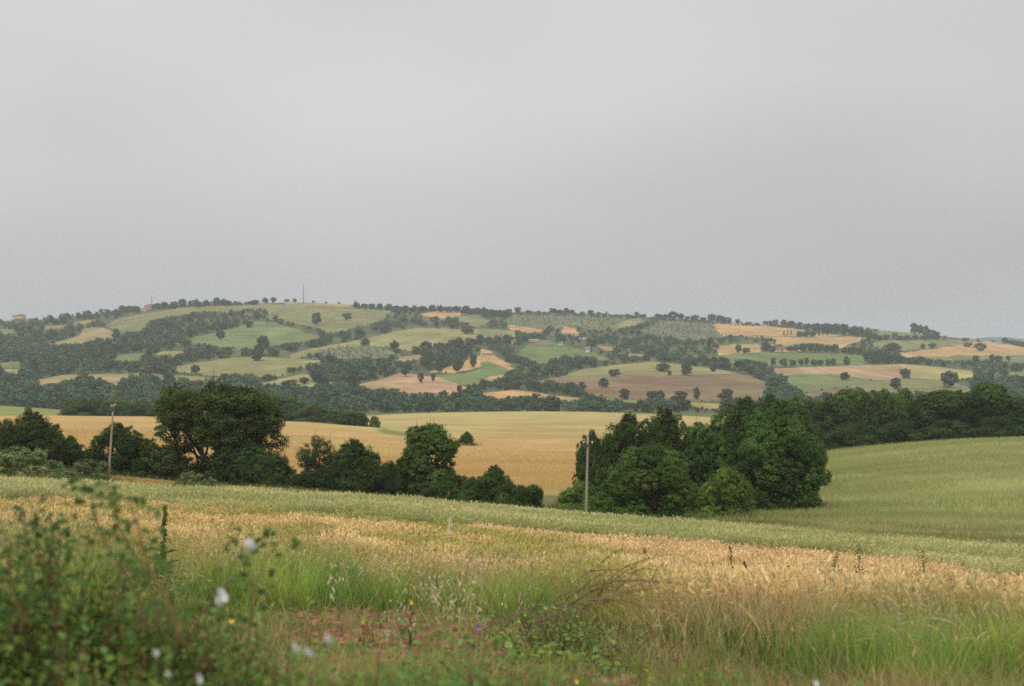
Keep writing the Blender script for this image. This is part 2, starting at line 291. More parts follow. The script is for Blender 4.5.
FIELDS = [
 (TAN, a1([(380,390),(520,350),(640,305),(650,265),(740,250),(830,262),(900,300),(930,335),(760,365),(600,390),(450,395)])),
 (TAN, a1([(330,245),(500,235),(650,208),(765,195),(760,212),(600,232),(440,262),(340,268)])),
 (OLIV, a1([(0,268),(120,270),(90,300),(0,318)])),
 (OLIV, t1([(410,180),(470,150),(560,132),(700,112),(900,100),(1040,90),(1040,112),(900,125),(770,128),(720,142),(600,158),(540,212),(480,200)])),
 (GREEN, t1([(715,235),(850,208),(1024,160),(1080,168),(1180,195),(1262,222),(1220,242),(1130,255),(1020,272),(880,270),(780,252)])),
 (GREEN, t1([(430,325),(470,292),(580,288),(560,318),(470,328)])), (PALE, t1([(580,302),(640,280),(780,278),(700,297),(610,310)])),
 (PALE, t1([(640,358),(760,328),(900,306),(1024,303),(1140,312),(1260,318),(1310,332),(1125,350),(1130,378),(1000,384),(800,372)])),
 (TAN, t1([(150,395),(240,375),(560,366),(560,380),(480,396),(500,430),(440,420),(400,390),(300,392),(240,412),(150,430)])),
 (OLIV, t1([(590,370),(740,376),(860,385),(900,402),(800,404),(690,397),(622,394)])),
 (GREEN, t1([(0,325),(95,317),(90,345),(0,350)])), (PALE, t1([(0,352),(95,350),(90,368),(0,374)])),
 (OLIV, t2([(-60,100),(100,92),(250,108),(430,112),(552,122),(530,158),(420,188),(350,210),(300,204),(260,188),(180,172),(80,152),(55,118)])),
 (TAN, t2([(110,83),(250,84),(400,96),(405,110),(280,107),(160,99)])),
 (ORANGE, t2([(650,132),(780,118),(830,126),(825,140),(760,152),(690,142)])),
 (PALE, t2([(160,290),(250,268),(400,243),(480,226),(560,203),(650,188),(800,190),(1040,200),(1060,222),(900,230),(840,240),(700,262),(650,280),(590,275),(540,262),(420,262),(300,276),(220,302),(160,312)])),
 (GROVE, t2([(262,278),(400,260),(540,268),(600,300),(500,312),(380,314),(310,302)])),
 (TAN, t2([(540,312),(690,290),(700,308),(600,324)])),
 (PINK, t2([(435,412),(520,390),(590,365),(660,372),(760,388),(865,425),(862,442),(740,460),(640,448),(520,440),(450,432)])),
 (ORANGE, t2([(700,362),(780,342),(850,322),(880,296),(960,298),(1030,335),(1024,347),(960,328),(900,345),(860,354),(800,368)])),
 (GREEN, t2([(720,374),(860,365),(960,332),(1035,345),(1026,370),(950,392),(880,422),(800,402),(740,387)])),
 (ORANGE, t2([(920,395),(1020,372),(1010,388),(920,408)])),
 (ORANGE, t2([(860,452),(1024,434),(1130,442),(1300,465),(1270,480),(1120,465),(1024,472),(900,467)])),
 (ORANGE, t2([(905,272),(950,280),(950,292),(905,292)])),
 (PALE, t2([(30,412),(200,370),(265,376),(250,400),(345,402),(320,416),(60,422)])),
 (OLIV, t2([(820,140),(900,140),(950,165),(900,187),(830,167)])),
 (GROVE, a2([(180,70),(250,65),(420,75),(520,90),(620,85),(820,80),(960,80),(960,100),(860,170),(820,190),(700,190),(620,160),(480,180),(300,185),(180,150)])),
 (PALE, a2([(845,180),(920,135),(1000,112),(1100,100),(1140,112),(1050,135),(1000,165),(930,180)])),
 (GROVE, t3([(550,200),(650,160),(850,158),(850,200),(900,222),(740,236),(600,216)])),
 (ORANGE, a2([(165,160),(300,175),(410,190),(400,215),(300,208),(200,190)])), (ORANGE, a2([(510,212),(540,165),(600,180),(655,230),(560,228)])),
 (GREEN, a2([(0,185),(110,187),(230,215),(150,232),(0,228)])),
 (BRIGHT, a2([(230,350),(300,290),(420,268),(520,282),(700,335),(840,380),(800,400),(690,365),(520,370),(400,405),(320,390),(250,370)])),
 (BROWN, a2([(300,288),(380,258),(460,255),(440,272),(340,292)])), (TAN, a2([(740,285),(840,300),(870,325),(800,330)])),
 (PINK, a2([(880,340),(1024,345),(1060,350),(1024,362),(900,360)])),
 (ORANGE, a2([(0,310),(60,320),(80,345),(0,335)])), (ORANGE, a2([(0,345),(40,370),(230,440),(210,452),(60,400),(0,380)])),
 (BRIGHT, a2([(0,400),(60,395),(200,450),(150,470),(0,505)])), (ORANGE, a2([(10,525),(60,490),(160,475),(150,490),(80,515)])),
 (ORANGE, a3([(-60,95),(60,88),(300,110),(450,125),(620,150),(700,165),(900,185),(760,195),(560,190),(200,190),(0,190)])),
 (ORANGE, a3([(90,200),(300,195),(560,195),(760,195),(960,192),(1080,200),(1000,235),(880,280),(860,262),(650,240),(500,262),(420,255),(360,200)])),
 (ORANGE, a3([(-40,262),(110,250),(300,255),(310,310),(0,330)])), (ORANGE, a3([(380,290),(640,292),(560,305),(400,305)])),
 (BRIGHT, a3([(-100,350),(0,330),(220,312),(560,312),(880,322),(960,318),(1060,330),(1090,380),(1024,400),(820,402),(560,412),(350,408),(330,385),(250,395),(60,420),(80,370),(0,350)])),
 (PALE, t3([(240,382),(330,350),(480,333),(600,318),(700,333),(830,348),(960,373),(900,374),(700,376),(460,368),(340,374)])),
 (BROWN, t3([(80,422),(200,387),(330,375),(460,366),(700,374),(970,372),(1040,398),(1060,440),(1030,480),(900,480),(740,477),(480,472),(350,452),(300,412),(200,407)])),
 (GREEN, t3([(340,458),(560,475),(540,492),(440,482)])), (GOLD, t3([(750,480),(900,486),(860,512),(760,502)])),
 (OLIV, t4([(430,167),(500,150),(760,150),(860,150),(780,178),(700,180),(560,190),(500,187)])),
 (ORANGE, t4([(560,196),(700,182),(880,153),(1060,180),(1060,207),(800,207),(640,216),(570,213)])),
 (GREEN, t4([(430,106),(560,116),(700,128),(718,152),(620,146),(500,142),(470,127)])),
 (GREEN, t4([(570,216),(850,207),(1060,207),(1060,235),(800,227)])),
 (PINK, t4([(80,256),(560,238),(568,297),(460,298),(300,275),(110,280)])),
 (GOLD, t4([(560,238),(660,245),(835,265),(835,292),(700,298),(600,290),(566,266)])),
 (GREEN, t4([(110,280),(300,275),(455,295),(430,312),(300,332),(200,347),(150,322)])),
 (OLIV, t4([(448,302),(590,293),(700,298),(810,320),(830,352),(480,358),(360,325)])),
 (BROWN, t4([(190,352),(360,325),(400,352),(200,372)])), (GREEN, t4([(960,270),(1060,262),(1060,285),(960,290)])),
]
def in_poly(px, py, poly):
    p = np.asarray(poly, float); x0, y0 = p.min(0); x1, y1 = p.max(0); res = np.zeros(px.shape, bool)
    sel = np.nonzero((px >= x0) & (px <= x1) & (py >= y0) & (py <= y1))
    if len(sel[0]) == 0: return res
    x = px[sel]; y = py[sel]; c = np.zeros(x.shape, bool); j = len(p)-1
    for i in range(len(p)):
        xi, yi = p[i]; xj, yj = p[j]
        with np.errstate(divide='ignore', invalid='ignore'):
            c ^= ((yi > y) != (yj > y)) & (x < (xj-xi)*(y-yi)/(yj-yi+1e-12)+xi)
        j = i
    res[sel] = c
    return res
def in_fields(px, py):
    r = np.zeros(np.shape(px), bool)
    for _c, p in FIELDS: r |= in_poly(px, py, p)
    return r

# ------------------------------------------------------------------ ground sheet
def oats_start(col): return np.interp(col, [-300, 0, 200, 400, 585, 760, 860, 1024, 1300], [58, 60, 67, 61, 65, 65, 63, 47, 42])
def field_edge(col): return np.interp(col, [-300, 0, 100, 200, 300, 400, 500, 585, 760, 860, 1024, 1300], [118, 118, 114, 109, 115, 122, 124, 122, 101, 92, 90, 88])
def wheat_start(col): return np.interp(col, [-200, 0, 200, 330, 480, 560, 660, 860, 1024, 1300], [22, 22, 22, 24, 22.5, 18.5, 14.5, 13.0, 12.5, 12.5])
def grass_start(col): return np.interp(col, [-200, 0, 200, 330, 480, 600, 760, 1024, 1300], [9.5, 10.5, 14, 18.5, 18, 14.5, 11.0, 9.0, 8.5])
def hollow(x, y, d, col, row):
    c = np.interp(col, [640, 760, 860, 960, 1024], [520, 526, 529, 535, 541]); w = (1-smooth(np.abs(row-c), 5, 12))
    return w*.95*smooth(fbm(x*.10, y*.3, 53), .30, .52)
def ground_colour(x, y):
    r = np.hypot(x, y); th = np.clip(np.arctan2(x, y), -0.69, 0.69); d = r*np.cos(th); col = CX+F*np.tan(th)
    z = gz(x, y); row = CY-F*z/np.maximum(d, .1)
    n1 = fbm(x*0.4, y*0.4, 31); n2 = fbm(x*1.7, y*1.7, 37)
    C = np.empty(x.shape+(3,)); C[:] = (.16, .145, .06)
    def put(mask, c): C[mask] = c
    def blend(w, c): C[:] = C*(1-w[..., None])+np.asarray(c, float)*w[..., None]
    earth = smooth(d, 5, 8)
    blend(earth, (.235, .125, .075))
    blend(earth*smooth(n1, .55, .72)*.6, (.17, .16, .06)); blend(earth*smooth(n2, .5, .7)*.6, (.36, .23, .12))
    g = smooth(d-grass_start(col)+2*(n1-.5), -1, 1.5); blend(g, (.12, .10, .045))
    w = smooth(d-wheat_start(col)-6, 0, 6); blend(w, (.26, .19, .085))
    ob = oats_start(col); blend(smooth(d-ob, -2, 2), (.17, .17, .075))
    fe = field_edge(col); e = smooth(d-fe, -1, 2)
    left = 1-smooth(col, 480, 560)
    blend(e*left, (.42, .30, .125)); blend(e*(1-left), (.16, .155, .06))
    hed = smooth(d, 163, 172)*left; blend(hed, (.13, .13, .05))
    # mid field: ripe corn left and centre
    mid0 = np.interp(col, [0, 200, 400, 560, 720], [198, 200, 205, 205, 215]); m = smooth(d-mid0, 0, 12)*(1-smooth(col, 735, 775))
    stripe = fbm(x*0.012, y*0.05, 41, 4)
    blend(m, (.47, .305, .125)); blend(m*smooth(stripe, .45, .75)*.5, (.42, .33, .12)); blend(m*smooth(fbm(x*.01+9, y*.09, 47, 3), .55, .8)*.5, (.54, .33, .15))
    hump = np.interp(col, [300, 340, 365, 400, 430, 480, 760], [417, 424, 430, 437, 440, 432, 424])
    back = (1-smooth(row-hump, -1.5, 1.5))*smooth(col, 335, 365)*m*(d > 300); blend(back, (.43, .35, .15))
    blend((1-smooth(np.abs(row-hump+3), 1, 4))*smooth(col, 372, 385)*(1-smooth(col, 415, 450))*m*(d > 300), (.20, .21, .07))
    st = smooth(row, 421.5, 423.5)*(1-smooth(row, 427, 430))*smooth(col, 480, 520)*m; blend(st*smooth(stripe, .45, .65)*.5, (.42, .25, .13))
    st2 = smooth(row, 428, 431)*(1-smooth(row, 437, 441))*smooth(col, 540, 570)*m; blend(st2*.6, (.34, .31, .13))
    blend(m*smooth(fbm(x*.02, y*.035, 181, 4), .5, .66)*smooth(col, 400, 470)*smooth(row, 416, 424)*.55, (.36, .25, .11)); blend(m*smooth(fbm(x*.015+5, y*.06, 183, 4), .5, .66)*.4, (.40, .33, .12))
    wet = smooth(row, 466, 480)*smooth(col, 505, 545)*m; blend(wet*.6, (.27, .24, .08))
    blend(m*smooth(d, 700, 730), (.12, .14, .06))
    blend(smooth(d, 540, 560)*(1-smooth(col, 330, 370)), (.12, .14, .06))
    f10 = smooth(d, 600, 620)*(1-smooth(d, 805, 830))*(1-smooth(col, 72, 80)); blend(f10, (.235, .25, .085))
    # right field: green oats, trodden hollow before it
    rf = smooth(d-field_edge(col), 4, 12)*smooth(col, 700, 760); blend(rf, (.31, .325, .12))
    hol = hollow(x, y, d, col, row)*smooth(d-field_edge(col), 2, 5)*smooth(col, 620, 700); blend(hol, (.17, .15, .055))
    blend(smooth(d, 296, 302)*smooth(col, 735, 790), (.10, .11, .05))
    # far slope
    farm = d > 945; put(farm, (.085, .105, .05))
    wx = 5*(fbm(x/45, y/45, 201)-.5); wy = 2.4*(fbm(x/30, y/60, 203)-.5)
    mott = .70+.6*fbm(x/26, y/50, 205, 5)
    for q, (c, p) in enumerate(FIELDS):
        mk = in_poly(col+wx, row+wy, p) & farm & (d < 2760) & (np.abs(col-CX) < 900)
        if not mk.any(): continue
        an = q*2.4; u = x[mk]*math.cos(an)+y[mk]*math.sin(an); v = -x[mk]*math.sin(an)+y[mk]*math.cos(an)
        st_ = .78+.44*fbm(u/90, v/7.0, 300+q, 3); pt_ = smooth(fbm(x[mk]/45, y[mk]/60, 330+q, 3), .5, .7)[:, None]*.45
        cc = np.asarray(c)[None]*st_[:, None]; C[mk] = cc*(1-pt_)+np.array([.25, .225, .10])[None]*pt_
    C[farm] *= mott[farm][:, None]; gw = smooth(fbm(x/60, y/90, 207), .5, .68)[..., None]*farm[..., None]*.35; C = C*(1-gw)+np.array([.20, .19, .085])*gw
    put(d > 2760, (.06, .08, .045))
    return C
def build_ground():
    lr = np.concatenate([np.arange(math.log(.45), math.log(8), .05), np.arange(math.log(8), math.log(150), .014), np.arange(math.log(150), math.log(940), .010),
                         np.arange(math.log(940), math.log(2760), .0035), np.linspace(math.log(2760), math.log(8600), 64)])
    dense = theta_of(np.arange(-190, 1215, 1.8))
    coarse = np.linspace(dense[-1], dense[0]+2*pi, 180)[1:-1]
    th = np.concatenate([dense, coarse]); n = len(th); r = np.exp(lr); k = len(r)
    # inside the dense fan the rings follow constant depth, so rows of vertices stay level in y
    TH, R = np.meshgrid(th, r, indexing='ij')
    X = R*np.sin(TH); Y = R*np.cos(TH); Z = gz(X, Y); C = ground_colour(X, Y)
    V = np.stack([X, Y, Z], -1).reshape(-1, 3)
    i = np.arange(n)[:, None]; j = np.arange(k-1)[None]; i2 = (i+1) % n
    Fq = np.stack([i*k+j, i*k+j+1, i2*k+j+1, i2*k+j], -1).reshape(-1, 4)
    # small cap under the camera
    V = np.vstack([V, [[0, 0, -1.62]]]); C = np.vstack([C.reshape(-1, 3), [[.2, .17, .09]]])
    c = len(V)-1; a = np.arange(0, n-1, 2); cap = np.stack([np.full(len(a), c), (a+2) % n*k, (a+1)*k, a*k], 1)
    Fq = np.vstack([Fq, cap])
    m = new_mat('field_soil_and_crops', .95, .02, True, var=.13, scale=.035, stretch=(1, 1, 1), fine=[(1.0, .16, (.05, .35, .3)), (2.2, .14, (1, 1, 1)), (9.0, .16, (1, 1, 1))])
    link('ground', mesh_np('ground', V, Fq, m, C, True), kind='structure')
build_ground()

# ------------------------------------------------------------------ haze in the valley air
def build_haze():
    g = Geo(); g.box((0, 0, 15), (8700, 8700, 110))
    m = bpy.data.materials.new('haze_air'); m.use_nodes = True; n = m.node_tree; n.nodes.clear()
    out = n.nodes.new('ShaderNodeOutputMaterial'); v = n.nodes.new('ShaderNodeVolumePrincipled')
    v.inputs['Color'].default_value = (.86, .92, 1.0, 1); v.inputs['Density'].default_value = 0.00011; v.inputs['Anisotropy'].default_value = 0.0
    n.links.new(v.outputs[0], out.inputs['Volume'])
    link('haze', g.mesh('haze', [m]), kind='stuff')
build_haze()

# ------------------------------------------------------------------ trees
BARK = new_mat('bark', .95, attr=False, color=(.11, .085, .06), var=.35, scale=3, stretch=(1, 1, .2))
LEAF = new_mat('leaf_foliage', .6, attr=True, trans=.30, rnd=.24)
LEAF_FAR = new_mat('distant_foliage', .8, attr=True, trans=.10, rnd=.18)

def crown_points(r_, H, W, z0, ncl, clr, shape='dome'):
    c = []
    while len(c) < ncl:
        p = r_.uniform(-1, 1, 3); q = np.linalg.norm(p)
        if q > 1 or q < .25: continue
        if r_.random() > q**2: continue
        zz = p[2]
        if shape == 'low' and zz < .2: p[:2] *= min(2.2, 1/math.sqrt(max(.15, 1-(zz-.2)**2*.9)))
        w = 1.0
        if shape == 'low': w = 1.0 if zz < 0 else math.sqrt(max(0, 1-zz*zz))*1.0+.1
        c.append((p[0]*W/2*(1-clr*.8)*(1.0 if shape != 'low' or zz > 0 else 1.15), p[1]*W/2*(1-clr*.8)*(1.0 if shape != 'low' or zz > 0 else 1.15), z0+(H-z0)*(.5+.5*zz*(1-clr*.6))))
    if shape == 'low' and ncl > 30:
        for k in range(10):
            a = k*.628+r_.uniform(-.2, .2); c[k] = (math.cos(a)*W*.36, math.sin(a)*W*.36, z0+(H-z0)*r_.uniform(.06, .16))
    return np.array(c)
EXT = {}
def make_tree(name, seed, H=10.0, W=10.0, z0=2.0, ncl=26, clr=.34, nleaf=24000, leaf=.27, base=(.05, .075, .025), spread=.25, shape='dome', limbs=True, accent=None, gap=0.0):
    """returns trunk mesh, crown mesh. Unit tree is H high and W wide"""
    r_ = np.random.default_rng(seed); cl = crown_points(r_, H, W, z0, ncl, clr, shape)
    rad = clr*W/2*r_.uniform(.62, 1.15, ncl)
    per = (rad**2/np.sum(rad**2)*nleaf).astype(int)
    g = Geo(); global rng; keep = rng; rng = r_
    for k in range(ncl):
        n = per[k]; dr = r_.normal(size=(n, 3)); dr /= np.linalg.norm(dr, axis=1)[:, None]
        # twig sprays: leaves bunched round sub-centres so that the outline stays ragged
        ns = max(10, n//34); sd = r_.normal(size=(ns, 3)); sd /= np.linalg.norm(sd, axis=1)[:, None]
        sub = cl[k]+sd*rad[k]*r_.uniform(.62, 1.04, ns)[:, None]*np.array([1, 1, .92])
        idx = r_.integers(0, ns, n)
        P = sub[idx]+dr*rad[k]*spread*(r_.random(n)**.6)[:, None]*np.array([1.1, 1.1, .9])
        P[:, 2] = np.maximum(P[:, 2], .12+.5*r_.random(n))
        N = (P-cl[k])/rad[k]*.9+r_.normal(size=(n, 3))*.5+np.array([0, 0, .4])
        tone = r_.uniform(.62, 1.4)
        C = np.asarray(base)[None]*tone*r_.uniform(.7, 1.35, (n, 1))*np.array([1, 1, 1])[None]
        C = C*(1+np.array([.25, .0, -.1])[None]*r_.uniform(-1, 1, (ns, 1))[idx])
        C = C*np.array([1.05, 1.06, .98])
        if accent is not None and r_.random() < accent[1]:
            a = r_.random(n) < .5; C[a] = np.asarray(accent[0])*r_.uniform(.7, 1.2, (a.sum(), 1))
        L = leaf*r_.uniform(.6, 1.35, n)
        g.cards(P, N, L, L*.62, C)
    rng = keep
    AV = np.vstack(g.V); EXT[name] = (float(np.percentile(AV[:, 2], 99.3)), float(np.percentile(np.abs(AV[:, 0]), 97)*2))
    crown = g.mesh(name+'_crown', [LEAF])
    t = Geo(); tr = .028*H
    top = np.array([r_.normal()*.03*W, r_.normal()*.03*W, z0+(H-z0)*.55])
    pts = [np.zeros(3)+[0, 0, -.25], np.array([.01*W, 0, z0*.5]), np.array([r_.normal()*.015*W, r_.normal()*.015*W, z0]), top]
    t.tube(pts, [tr*1.35, tr, tr*.85, tr*.3], k=8)
    if limbs:
        for k in [q for q in r_.permutation(ncl) if cl[q, 2] > z0+.3*(H-z0)][:16]:
            a = r_.uniform(.35, 1); s0 = pts[2]*(1-a)+top*a if a < 1 else pts[2]
            s0 = np.array(pts[1])*(1-a)+np.array(pts[2])*a if k % 2 else s0
            mid = (s0+cl[k])/2+r_.normal(size=3)*.04*W+[0, 0, -.03*H]
            t.tube([s0, mid, cl[k], cl[k]+(cl[k]-mid)*.5], [tr*.42, tr*.26, tr*.12, tr*.04], k=6)
    return t.mesh(name+'_trunk', [BARK], True), crown

TREES = {
 'oak':   dict(m=make_tree('spreading', 11, 10, 12.4, .1, 62, .215, 80000, .21, (.082, .118, .030), .34, limbs=True), H=10, W=12.4),
 'round': dict(m=make_tree('rounded', 12, 10, 10, -.2, 44, .34, 80000, .22, (.070, .122, .031), .24, shape='low'), H=10, W=10),
 'light': dict(m=make_tree('lightgreen', 13, 10, 11, -.3, 44, .32, 90000, .21, (.125, .205, .045), .24, shape='low', accent=((.16, .09, .03), .05)), H=10, W=11),
 'tall':  dict(m=make_tree('upright', 14, 10, 7.4, .9, 34, .38, 70000, .21, (.078, .132, .034), .26), H=10, W=6.4),
 'airy':  dict(m=make_tree('airy', 15, 10, 7, 1.0, 40, .24, 15000, .20, (.080, .115, .045), .55), H=10, W=7),
 'bush':  dict(m=make_tree('bushy', 16, 10, 16, -.6, 50, .27, 80000, .25, (.062, .106, .030), .26, shape='low', limbs=False), H=10, W=16),
 'dense': dict(m=make_tree('densewood', 17, 10, 9, -.3, 40, .34, 80000, .22, (.078, .136, .036), .24, shape='low'), H=10, W=9),
 'shrub': dict(m=make_tree('paleshrub', 18, 10, 12, -.2, 40, .24, 12000, .45, (.20, .24, .11), .5, shape='low'), H=10, W=14),
}
SPOTS = []
def put_tree(kind, col, d, top, wpx, label, name='tree', cat='tree', group=None, rz=None, base_row=None, sink=0.0):
    x, y = xy(col, d); zg = float(gz(np.array(x), np.array(float(y)))); zt = -(top-CY)*d/F
    if zg < -5 and d < 400: SPOTS.append((float(x), float(y), wpx*d/F/2))
    T = TREES[kind]; eh, ew = EXT[T['m'][1].name.split('_')[0]]; h = max(.6, zt-zg)/eh; w = wpx*d/F/ew
    o = thing(name, label, cat, (x, y, zg-sink-.2), group, rz if rz is not None else (col*1.7) % 6.28)
    o.scale = (w, w, h)
    link('trunk', T['m'][0], o); link('crown', T['m'][1], o)
    return o
def ordn(k): return ['first', 'second', 'third', 'fourth', 'fifth', 'sixth', 'seventh', 'eighth', 'ninth', 'tenth', 'eleventh', 'twelfth', 'thirteenth', 'fourteenth', 'fifteenth', 'sixteenth', 'seventeenth', 'eighteenth', 'nineteenth', 'twentieth', 'twenty-first', 'twenty-second', 'twenty-third', 'twenty-fourth', 'twenty-fifth', 'twenty-sixth', 'twenty-seventh', 'twenty-eighth'][k]
HL = 'dark hedge trees below the ripe corn field'
# the hedge on the left, behind the tan stubble
put_tree('bush', 2, 190, 420, 36, 'dark thicket tree at the outer end of the hedge, beside a wider one', group=HL)
put_tree('round', 36, 186, 413, 62, 'wide dark tree above the grey-green olive shrubs, near the leaning pole', group=HL)
put_tree('bush', 68, 188, 436, 34, 'low dark bush between the wide hedge tree and the leaning pole', 'bush', 'bush', HL)
put_tree('round', 118, 184, 424, 52, 'mid-sized dark tree right behind the leaning pole', group=HL)
put_tree('bush', 150, 184, 453, 58, 'low dark bush between the leaning pole and the great oak', 'bush', 'bush', HL)
put_tree('oak', 208, 186, 386, 124, 'great spreading oak, the largest tree of the hedge', 'oak_tree', 'tree')
put_tree('round', 250, 182, 441, 54, 'dark bush crowding the foot of the great oak on its outer side', 'bush', 'bush', HL)
put_tree('bush', 285, 182, 464, 40, 'low dark bush between the great oak and the thin grey-green tree', 'bush', 'bush', HL)
put_tree('airy', 318, 182, 436, 36, 'thin grey-green tree with sparse foliage in the hedge', 'tree', 'tree')
put_tree('round', 357, 178, 441, 56, 'rounded dark tree beside the thin grey-green one', group=HL)
put_tree('bush', 322, 176, 470, 50, 'low dark bush at the foot of the thin grey-green tree', 'bush', 'bush', HL)
put_tree('bush', 395, 176, 462, 44, 'low dark bush beneath the side of the upright round-headed tree', 'bush', 'bush', HL)
put_tree('tall', 427, 172, 425, 47, 'upright round-headed tree with a bare lower trunk, rising over the hedge end', 'tree', 'tree')
put_tree('bush', 458, 170, 473, 48, 'low dark bush just past the upright round-headed tree', 'bush', 'bush', HL)
put_tree('round', 492, 164, 466, 38, 'small pointed dark tree near the end of the hedge', group=HL)
put_tree('bush', 513, 160, 482, 40, 'low dark bush beside the small pointed tree', 'bush', 'bush', HL)
put_tree('bush', 530, 156, 484, 28, 'last low bush where the hedge ends in the oats', 'bush', 'bush', HL)
put_tree('round', 466, 395, 431.5, 13, 'tiny lone round tree standing in the ripe corn', 'tree', 'tree')
for k, (c, d, tp, w) in enumerate([(92, 186, 450, 40), (178, 183, 462, 56), (232, 180, 456, 50), (268, 181, 452, 40), (305, 178, 470, 40), (340, 175, 466, 44), (376, 174, 466, 44), (412, 172, 472, 44), (442, 169, 478, 44), (476, 166, 480, 40), (500, 162, 484, 36), (524, 158, 486, 30)]):
    put_tree('bush', c, d, tp, w, ordn(k)+' low undergrowth bush along the hedge foot, counted from the leaning pole', 'bush', 'bush', 'undergrowth bushes at the hedge foot')
# grey-green young shrubs in front of the stubble
put_tree('shrub', 20, 150, 446, 50, 'pale olive-green shrub at the edge of the stubble, the widest of them', 'shrub', 'shrub')
put_tree('shrub', 48, 152, 459, 30, 'small pale shrub between the widest olive shrub and the bramble', 'shrub', 'shrub')
put_tree('shrub', 90, 150, 458, 34, 'pale shrub close beside the leaning pole', 'shrub', 'shrub')
put_tree('shrub', 63, 148, 470, 36, 'lowest brownish-green shrub at the stubble edge before the pole', 'shrub', 'shrub')
put_tree('shrub', 191, 140, 470, 24, 'pale green shrub in the stubble below the great oak', 'shrub', 'shrub')
put_tree('shrub', 210, 138, 476, 14, 'smaller twin of the pale shrub below the great oak', 'shrub', 'shrub')
put_tree('shrub', 290, 128, 487, 24, 'low green weed bush in the oats before the thin tree', 'shrub', 'shrub')
# the clump round the straight pole
CG = 'trees of the big dark clump behind the straight pole'
put_tree('round', 593, 190, 433, 32, 'small dark tree at the clump end, directly behind the straight pole', group=CG)
put_tree('round', 628, 172, 417, 66, 'broad dark tree standing behind the light green front tree', group=CG)
put_tree('light', 648, 150, 446, 92, 'lighter green rounded tree in front, the widest of the clump', group=CG)
put_tree('round', 668, 184, 412, 60, 'back tree between the broad dark one and the tallest of the clump', group=CG)
put_tree('dense', 712, 162, 424, 62, 'very dark middle tree above the small reddish one', group=CG)
put_tree('light', 726, 147, 467, 50, 'small front tree with reddish tints in its crown', group=CG)
put_tree('round', 744, 190, 402, 66, 'tall tree rising at the back above the reddish one', group=CG)
put_tree('round', 776, 158, 422, 86, 'great rounded dark tree that ends the clump against the green field', group=CG)
put_tree('round', 786, 200, 404, 60, 'tree behind the great rounded one, joining the clump to the tree line', group=CG)
put_tree('light', 582, 172, 481, 44, 'low bright green bramble mound left of the straight pole foot'.replace('left of', 'beside'), 'bramble_bush', 'bush')
put_tree('light', 596, 160, 486, 40, 'bramble mound touching the light green front tree, behind the pole', 'bramble_bush', 'bush')
# the tree line behind the green field
TG = 'trees of the long dark line behind the green field'
tl = [(770, 330, 398, 34, 'round'), (792, 318, 397, 36, 'dense'), (812, 322, 402, 34, 'round'), (832, 316, 395, 38, 'dense'), (850, 330, 391, 36, 'tall'), (866, 318, 396, 34, 'round'),
      (886, 320, 392, 38, 'dense'), (905, 332, 389, 32, 'tall'), (921, 316, 397, 36, 'round'), (940, 318, 390, 36, 'dense'), (957, 328, 393, 32, 'round'), (972, 312, 396, 34, 'dense'),
      (990, 318, 384, 34, 'tall'), (1006, 308, 395, 36, 'round'), (1024, 314, 399, 38, 'dense'), (1046, 310, 393, 40, 'round'), (1070, 312, 396, 40, 'dense')]
for q, (c, d, tp, w, k) in enumerate(tl):
    lab = 'tallest pointed tree of the dark line, rising over its far end' if c == 990 else ordn(q)+' dark tree of the long line, counted from the great rounded tree'
    put_tree(['round', 'dense', 'light', 'dense', 'tall'][q % 5] if c != 990 else 'tall', c, d+(q % 3)*6, tp+(q % 2)*2-1, w+3, lab, group=TG)
    if c < 1050: put_tree('bush', c+9, d-6, tp+30, w+4, ordn(q)+' low bush under the long tree line, from the great rounded tree', 'bush', 'bush', group='lower trees at the foot of the dark line')
# trees beyond the corn hump
MG = 'green trees beyond the crest of the corn field'
for q, (c, d, tp, w) in enumerate([(168, 600, 404, 22), (186, 590, 408, 22), (232, 560, 400, 22), (250, 555, 399, 24), (266, 550, 392, 26), (282, 545, 397, 26), (298, 540, 403, 22), (312, 530, 405, 20), (326, 520, 407, 18), (339, 510, 409, 18), (351, 505, 411, 15)]):
    put_tree('dense', c, d, tp, w+12, ordn(q)+' tree of the row beyond the corn crest, counted from the great oak', group=MG)
put_tree('dense', 362, 500, 412, 11, 'small dark round bush ending the row beyond the corn crest', 'bush', 'bush')
put_tree('light', 374, 495, 416, 11, 'small light bush standing apart at the dip of the corn crest', 'bush', 'bush')
for q, (c, d, tp, w) in enumerate([(80, 640, 398, 24), (98, 650, 400, 22), (118, 640, 399, 24), (140, 630, 402, 22)]):
    put_tree('dense', c, d, tp, w+12, ordn(q)+' fresh green tree beyond the corn, from the leaning pole towards the oak', group='green trees behind the leaning pole')
put_tree('light', 29, 600, 406, 9, 'tiny bush on the edge of the green field beyond the corn', 'bush', 'bush')

